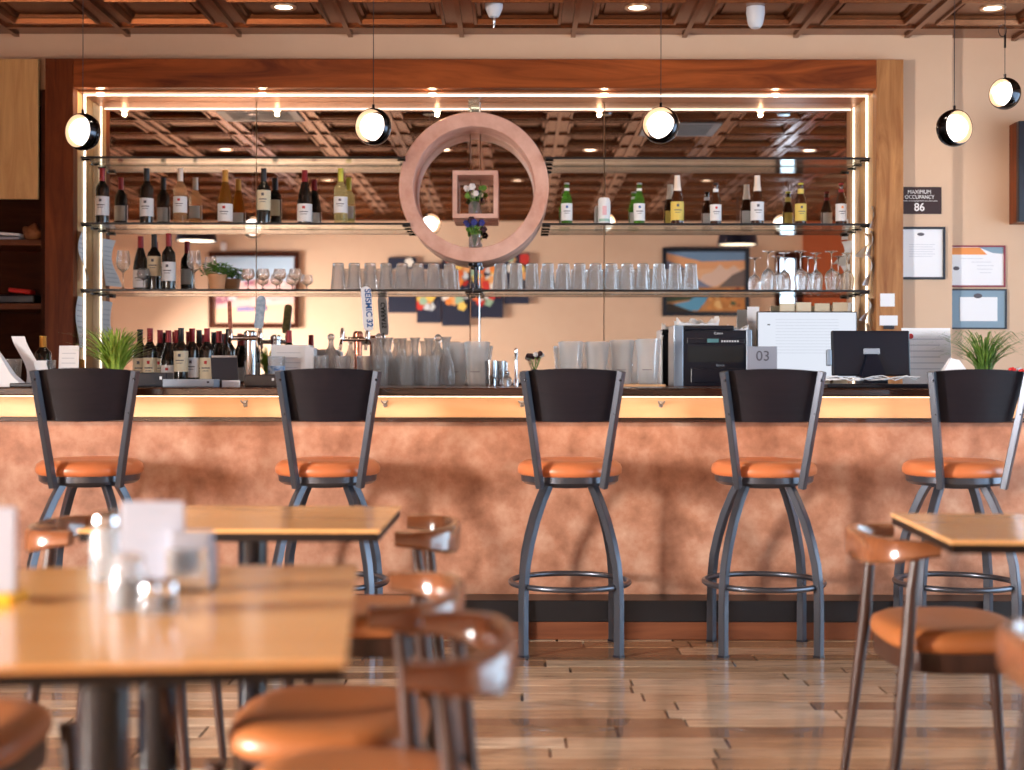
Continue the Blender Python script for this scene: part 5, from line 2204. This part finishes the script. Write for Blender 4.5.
    jamb_paper(1, 'white slip below the top one on the right alcove side', 7.735, 7.80, Z(256, 7.75), Z(230, 7.75), .02)
    jamb_paper(1, 'curling white receipt in the middle of the right alcove side', 7.80, 7.88, Z(256, 7.8), Z(232, 7.8), .045)
    jamb_paper(1, 'white slip just above the lower shelf on the right alcove side', 7.735, 7.82, Z(285, 7.75), Z(255, 7.75), .03)
    jamb_paper(1, 'curling white slip just under the lower shelf on the right alcove side', 7.74, 7.86, Z(320, 7.75), Z(297, 7.75), .04)
    jamb_paper(1, 'tan envelope at the foot of the right alcove side', 7.76, 7.95, Z(345, 7.75), Z(322, 7.75), .03, 'bar_band')
    for i, (px, m) in enumerate(((787, 'paper_cream'), (803.5, 'paper_cream'), (822, 'paper_cream'), (840, 'paper_cream'))):
        Y = 7.92
        x = X(px, Y)
        z0, z1 = BC, Z(303 - (i % 2) * 1.0, Y)
        bm = NB()
        add_box(bm, -.040, .040, -.012, .012, 0, z1 - z0, .002)
        o = obj('file_folder', bm, m, loc=(x, Y, z0))
        tag(o, 'cream file folder standing behind the bright screen, ' + ('nearest the printer', 'second from the printer', 'third from the printer', 'nearest the right alcove side')[i], 'folder', 'cream folders behind the bright screen')


wall_pictures()


# ------------------------------------------------------------------ pictures on the wall behind the camera (seen in the mirror)
YV = 2 * YM - ROOM_Y0       # virtual distance of that wall


def VX(px):
    return (px - 517) * YV / F


def VZ(py):
    return EYE + (376 - py) * YV / F


def art_mesh(name, polys, parent, depth):
    """polys: list of (points[(x,z)], colour); facing +y"""
    bm = NB()
    cl = bm.loops.layers.float_color.new('Col')
    for k, (pts, c) in enumerate(polys):
        y = depth + .0008 * k
        f = bm.faces.new([bm.verts.new((p[0], y, p[1])) for p in pts])
        for lp in f.loops:
            lp[cl] = c
    return obj(name, bm, 'art', parent)


def wall_art():
    y = ROOM_Y0 + .001

    def framed(label, px0, px1, py0, py1, fw, fm, polys_fn, name='framed_painting'):
        xa, xb, za, zb_ = VX(px0), VX(px1), VZ(py1), VZ(py0)
        t = thing(name, label, 'painting', ((xa + xb) / 2, y, za))
        hw, h = (xb - xa) / 2, zb_ - za
        bm = NB()
        add_box(bm, -hw, hw, 0, .035, 0, fw, .004)
        add_box(bm, -hw, hw, 0, .035, h - fw, h, .004)
        add_box(bm, -hw, -hw + fw, 0, .035, fw, h - fw, .004)
        add_box(bm, hw - fw, hw, 0, .035, fw, h - fw, .004)
        fr = obj('frame', bm, fm, t)
        bm = NB()
        add_box(bm, -hw + fw * .5, hw - fw * .5, 0, .012, fw * .5, h - fw * .5)
        obj('backing', bm, 'black_frame', t)
        art_mesh('canvas', polys_fn(hw - fw, fw, h - fw), t, .013)

    def pale_scene(hw, z0, z1):
        H = z1 - z0
        P = [([(-hw, z0), (hw, z0), (hw, z1), (-hw, z1)], rgb(178, 204, 228))]
        P.append(([(-hw, z0), (hw, z0), (hw, z0 + H * .62), (hw * .2, z0 + H * .68), (-hw, z0 + H * .55)], rgb(226, 186, 180)))
        P.append(([(-hw, z0), (hw, z0), (hw, z0 + H * .30), (-hw, z0 + H * .22)], rgb(238, 190, 160)))
        rd = random.Random(12)
        for k in range(26):
            cx, cz = rd.uniform(-hw * .9, hw * .75), z0 + H * rd.uniform(.2, .62)
            w, h = rd.uniform(.02, .09), rd.uniform(.008, .03)
            c = random.Random(k).choice((rgb(196, 140, 150), rgb(170, 110, 130), rgb(234, 214, 214), rgb(140, 130, 170), rgb(236, 168, 140)))
            P.append(([(cx - w, cz - h), (cx + w, cz - h * .8), (cx + w, cz + h), (cx - w, cz + h * .7)], c))
        return P
    framed('pale pink and blue street painting reflected behind the potted herb', 209, 299, 252.5, 328.5, .055, 'cab_dark', pale_scene)

    def mountain(hw, z0, z1):
        H = z1 - z0
        def q(u, v):
            return (-hw + 2 * hw * u, z0 + H * v)
        P = [([q(0, .80), q(1, .80), q(1, 1), q(0, 1)], rgb(116, 150, 184)),
             ([q(0, .62), q(1, .66), q(1, .86), q(.45, .84), q(0, .98)], rgb(232, 170, 120)),
             ([q(0, .4), q(1, .4), q(1, .74), q(0, .70)], rgb(238, 186, 142)),
             ([q(.38, .42), q(.62, .42), q(.95, .68), q(.86, .78), q(.76, .70), q(.68, .80), q(.58, .66), q(.46, .62)], rgb(226, 196, 176)),
             ([q(0, .36), q(.68, .36), q(.52, .45), q(.38, .56), q(.20, .76), q(0, .86)], rgb(124, 132, 158)),
             ([q(.60, .36), q(1, .36), q(1, .72), q(.84, .62), q(.7, .46)], rgb(112, 98, 92)),
             ([q(0, 0), q(1, 0), q(1, .42), q(0, .40)], rgb(190, 132, 76)),
             ([q(0, .16), q(.30, .20), q(.46, .34), q(.3, .42), q(0, .42)], rgb(62, 74, 50)),
             ([q(.04, .02), q(.40, .02), q(.50, .18), q(.56, .34), q(.46, .34), q(.28, .18), q(.06, .12)], rgb(92, 158, 192)),
             ([q(.5, .04), q(1, .02), q(1, .2), q(.62, .24)], rgb(206, 138, 66)),
             ([q(0, 0), q(.35, 0), q(.05, .14), q(0, .14)], rgb(56, 44, 30))]
        rd = random.Random(3)
        for k in range(20):
            u, v = rd.uniform(.55, .97), rd.uniform(.08, .38)
            s = rd.uniform(.015, .04)
            P.append(([q(u - s, v - s), q(u + s, v - s), q(u + s * .6, v + s), q(u - s, v + s)], rd.choice((rgb(224, 156, 84), rgb(150, 84, 48), rgb(90, 92, 56), rgb(236, 190, 120)))))
        return P
    framed('mountain and river landscape painting in a black frame reflected right', 662, 749, 247.5, 316, .05, 'black_frame', mountain)

    # five-panel fruit and flower canvas
    rd = random.Random(21)
    panels = [(388, 416, 258, 313), (417, 441, 264, 323), (442, 470, 250, 326), (471, 503, 262, 318), (504, 529, 254, 304)]
    names = ('first from the left', 'second from the left', 'middle and tallest', 'fourth from the left', 'last on the right')
    cols = [rgb(238, 140, 66), rgb(242, 206, 104), rgb(232, 226, 214), rgb(204, 58, 50), rgb(236, 172, 110), rgb(160, 190, 160), rgb(226, 110, 60), rgb(216, 222, 226)]
    for (px0, px1, py0, py1), nm in zip(panels, names):
        xa, xb, za, zb_ = VX(px0), VX(px1), VZ(py1), VZ(py0)
        t = thing('flower_canvas', 'navy canvas panel of orange and white blooms, ' + nm + ' of five', 'canvas', ((xa + xb) / 2, y, za), 0, 'five panel bloom canvases')
        hw, h = (xb - xa) / 2, zb_ - za
        bm = NB()
        add_box(bm, -hw, hw, 0, .03, 0, h)
        obj('stretched_canvas', bm, mat('navy_canvas', rgb(32, 38, 60), .6) if 'navy' not in MT else 'navy', t)
        P = []
        dens = {388: 3, 417: 16, 442: 24, 471: 22, 504: 6}[px0]
        for k in range(dens):
            cx = rd.uniform(-hw * .75, hw * .75)
            cz = h * rd.uniform(.25, .92)
            r = rd.uniform(.035, .07)
            c = rd.choice(cols)
            P.append(([(max(-hw, min(hw, cx + r * math.cos(a) * (1 + .15 * math.cos(5 * a)))), max(0.01, min(h, cz + r * math.sin(a) * (1 + .15 * math.cos(5 * a))))) for a in [2 * PI * q / 14 for q in range(14)]], c))
        art_mesh('painted_blooms', P, t, .031)
    # small security speaker on that wall
    bm = NB()
    add_box(bm, -.03, .03, 0, .06, 0, .09, .006)
    tag(obj('wall_speaker', bm, 'white_plastic', loc=(VX(224), y, VZ(251))), 'small white box on the wall reflected above the pale painting', 'speaker')


wall_art()
